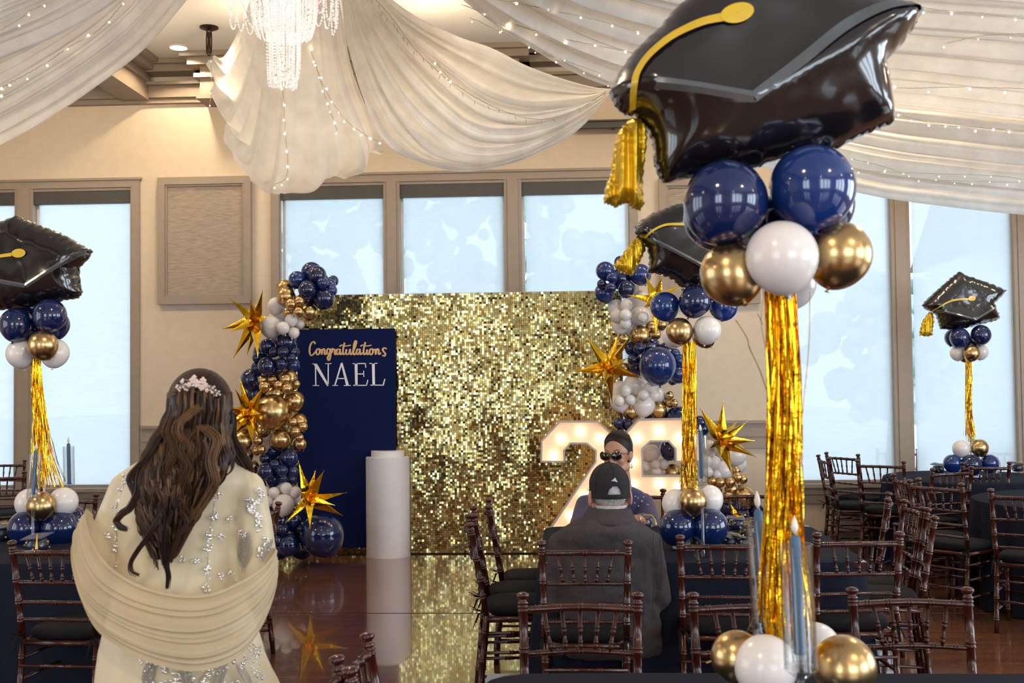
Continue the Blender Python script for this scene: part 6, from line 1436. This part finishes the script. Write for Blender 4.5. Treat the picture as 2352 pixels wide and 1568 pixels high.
mb = MB(); loft(mb, [(1116, 1392, 1452, .07, -.04), (1128, 1374, 1476, .09, -.02), (1142, 1354, 1490, .11), (1165, 1340, 1497, .12), (1200, 1338, 1494, .13), (1240, 1340, 1490, .13), (1300, 1345, 1490, .14), (1370, 1335, 1500, .16)], DS, 40)
mb.cap(shR+Vector((0, 0, -.01)), elR, .070, .085); mb.cap(shL+Vector((0, 0, -.01)), elL, .070, .085); mb.cap(elR, elR*.45+wrR*.55, .07, .05); mb.cap(elL, elL*.45+wrL*.55, .07, .05)
o = fuse(wb(mb, 'blouse', M_navyd, Sg), .011, 4); o['label'] = 'navy blouse with small white motifs'
mb = MB()
for (x, y) in ((1464, 1142), (1480, 1140), (1475, 1150), (1488, 1160), (1482, 1172), (1496, 1178), (1468, 1160), (1458, 1155), (1492, 1195), (1460, 1108+30), (1345, 1165), (1356, 1150), (1338, 1185), (1484, 1200)):
    best = DS-.135+.10*abs((x-1415)/85)**2-(.02 if x > 1470 else 0); p = P(x, y, best-.03)
    for k in range(3): mb.ball(p+Vector((rnd.uniform(-.006, .006), 0, rnd.uniform(-.006, .006))), (.003, .002, .003), 6, 4)
b_ = wb(mb, 'white_motifs', M_shirt, o); b_['kind'] = 'stuff'
mb = MB()
for s_ in (-1, 1):
    hp = pel+Vector((s_*.10, 0, 0)); kn = Vector((hp.x+s_*.04, hp.y-.40, .50)); an = Vector((kn.x, kn.y-.02, .10)); mb.cap(hp, kn, .10, .075); mb.cap(kn, an, .07, .05); mb.cap(an+Vector((0, 0, -.05)), an+Vector((0, -.16, -.06)), .04, .032)
fuse(wb(mb, 'trousers', M_trouser, Sg), .012, 3)
mb = MB(); mb.ball((0, -.023, .053), (.081, .097, .091), 26, 18); mb.ball((0, -.125, .03), (.040, .032, .040), 16, 10); mb.ball((.045, -.022, .022), (.037, .060, .062), 14, 10); mb.ball((-.045, -.022, .022), (.037, .060, .062), 14, 10); mb.ball((0, -.045, -.01), (.062, .062, .07), 16, 10)
xform(mb, HM @ Matrix.Scale(SS, 4)); fuse(wb(mb, 'hair', M_bhair, Sg), .006, 3)
eyes(Sg, HM, SS, None)
mb = MB()
for k in range(110):                      # combed strands, hairline to bun
    a = rnd.uniform(-1.35, 1.35); e0 = rnd.uniform(.55, .8); pts = []
    for f in np.linspace(0, 1, 12):
        th_ = e0*(1-f)+(-.95)*f; b_a = a*(1-.75*f*f); dr = Vector((math.sin(b_a)*math.cos(th_*.2), math.cos(b_a)*math.sin(th_)*.999, math.cos(b_a)*math.cos(th_))); dr.normalize()
        pts.append(Vector((0, -.023, .053))+Vector((dr.x*.083, dr.y*.099, dr.z*.093)))
    mb.path(pts, .0013, 4)
xform(mb, HM @ Matrix.Scale(SS, 4)); hh = wb(mb, 'hair_strands', M_bhair, Sg); hh['kind'] = 'stuff'
mb = MB()
for k in range(8): mb.ball((-.014+.004*k, .0985-.0006*(k-3.5)**2, -.0655), (.0021, .002, .0036), 6, 5)
xform(mb, HM @ Matrix.Scale(SS, 4)); wb(mb, 'teeth', M_teeth, Sg)
sgp = MB(); ln_ = MB()
for sx in (-1, 1):
    outl = [(sx*(.0345+.029*math.cos(a)*(1.0)), .117-.010*abs(math.cos(a))*(1 if math.cos(a) > 0 else .2)-.0, .012+(.020*math.sin(a)+(.008 if math.cos(a) > .3 and math.sin(a) > 0 else 0))) for a in np.linspace(0, 2*PI, 28)]
    sgp.path(outl, .0036, 6); n = 27; cen = Vector((sx*.0345, .118, .012))
    rows = [[cen.lerp(Vector(q), f)+Vector((0, .003*(1-f*f), 0)) for q in outl[:-1]] for f in (.02, .5, 1.0)]; ln_.grid(rows, closed=True)
    sgp.path([(sx*.062, .108, .024), (sx*.080, .06, .020), (sx*.086, .0, .010)], [.005, .0035, .0025], 6, flat=.5)
sgp.path([(-.010, .118, .014), (0, .121, .018), (.010, .118, .014)], .003, 6)
xform(sgp, HM @ Matrix.Scale(SS, 4)); xform(ln_, HM @ Matrix.Scale(SS, 4)); fr_ = wb(sgp, 'sunglasses', M_frame, Sg); wb(ln_, 'lens', M_lens, fr_); fr_['label'] = 'dark cat-eye sunglasses'
mb = MB()
for sx in (-1, 1): mb.path([(sx*.082, .006+.010*math.sin(a), -.058+.012*math.cos(a)) for a in np.linspace(0, 2*PI, 18)], .0022, 6)
xform(mb, HM @ Matrix.Scale(SS, 4)); wb(mb, 'hoop_earring', M_gold, Sg)
mb = MB(); mb.path([wrR+Vector((.012+.03*math.cos(a)*.2, .030*math.cos(a), .030*math.sin(a))) for a in np.linspace(0, 2*PI, 18)], .0018, 5); wb(mb, 'bracelet', M_gold, Sg)
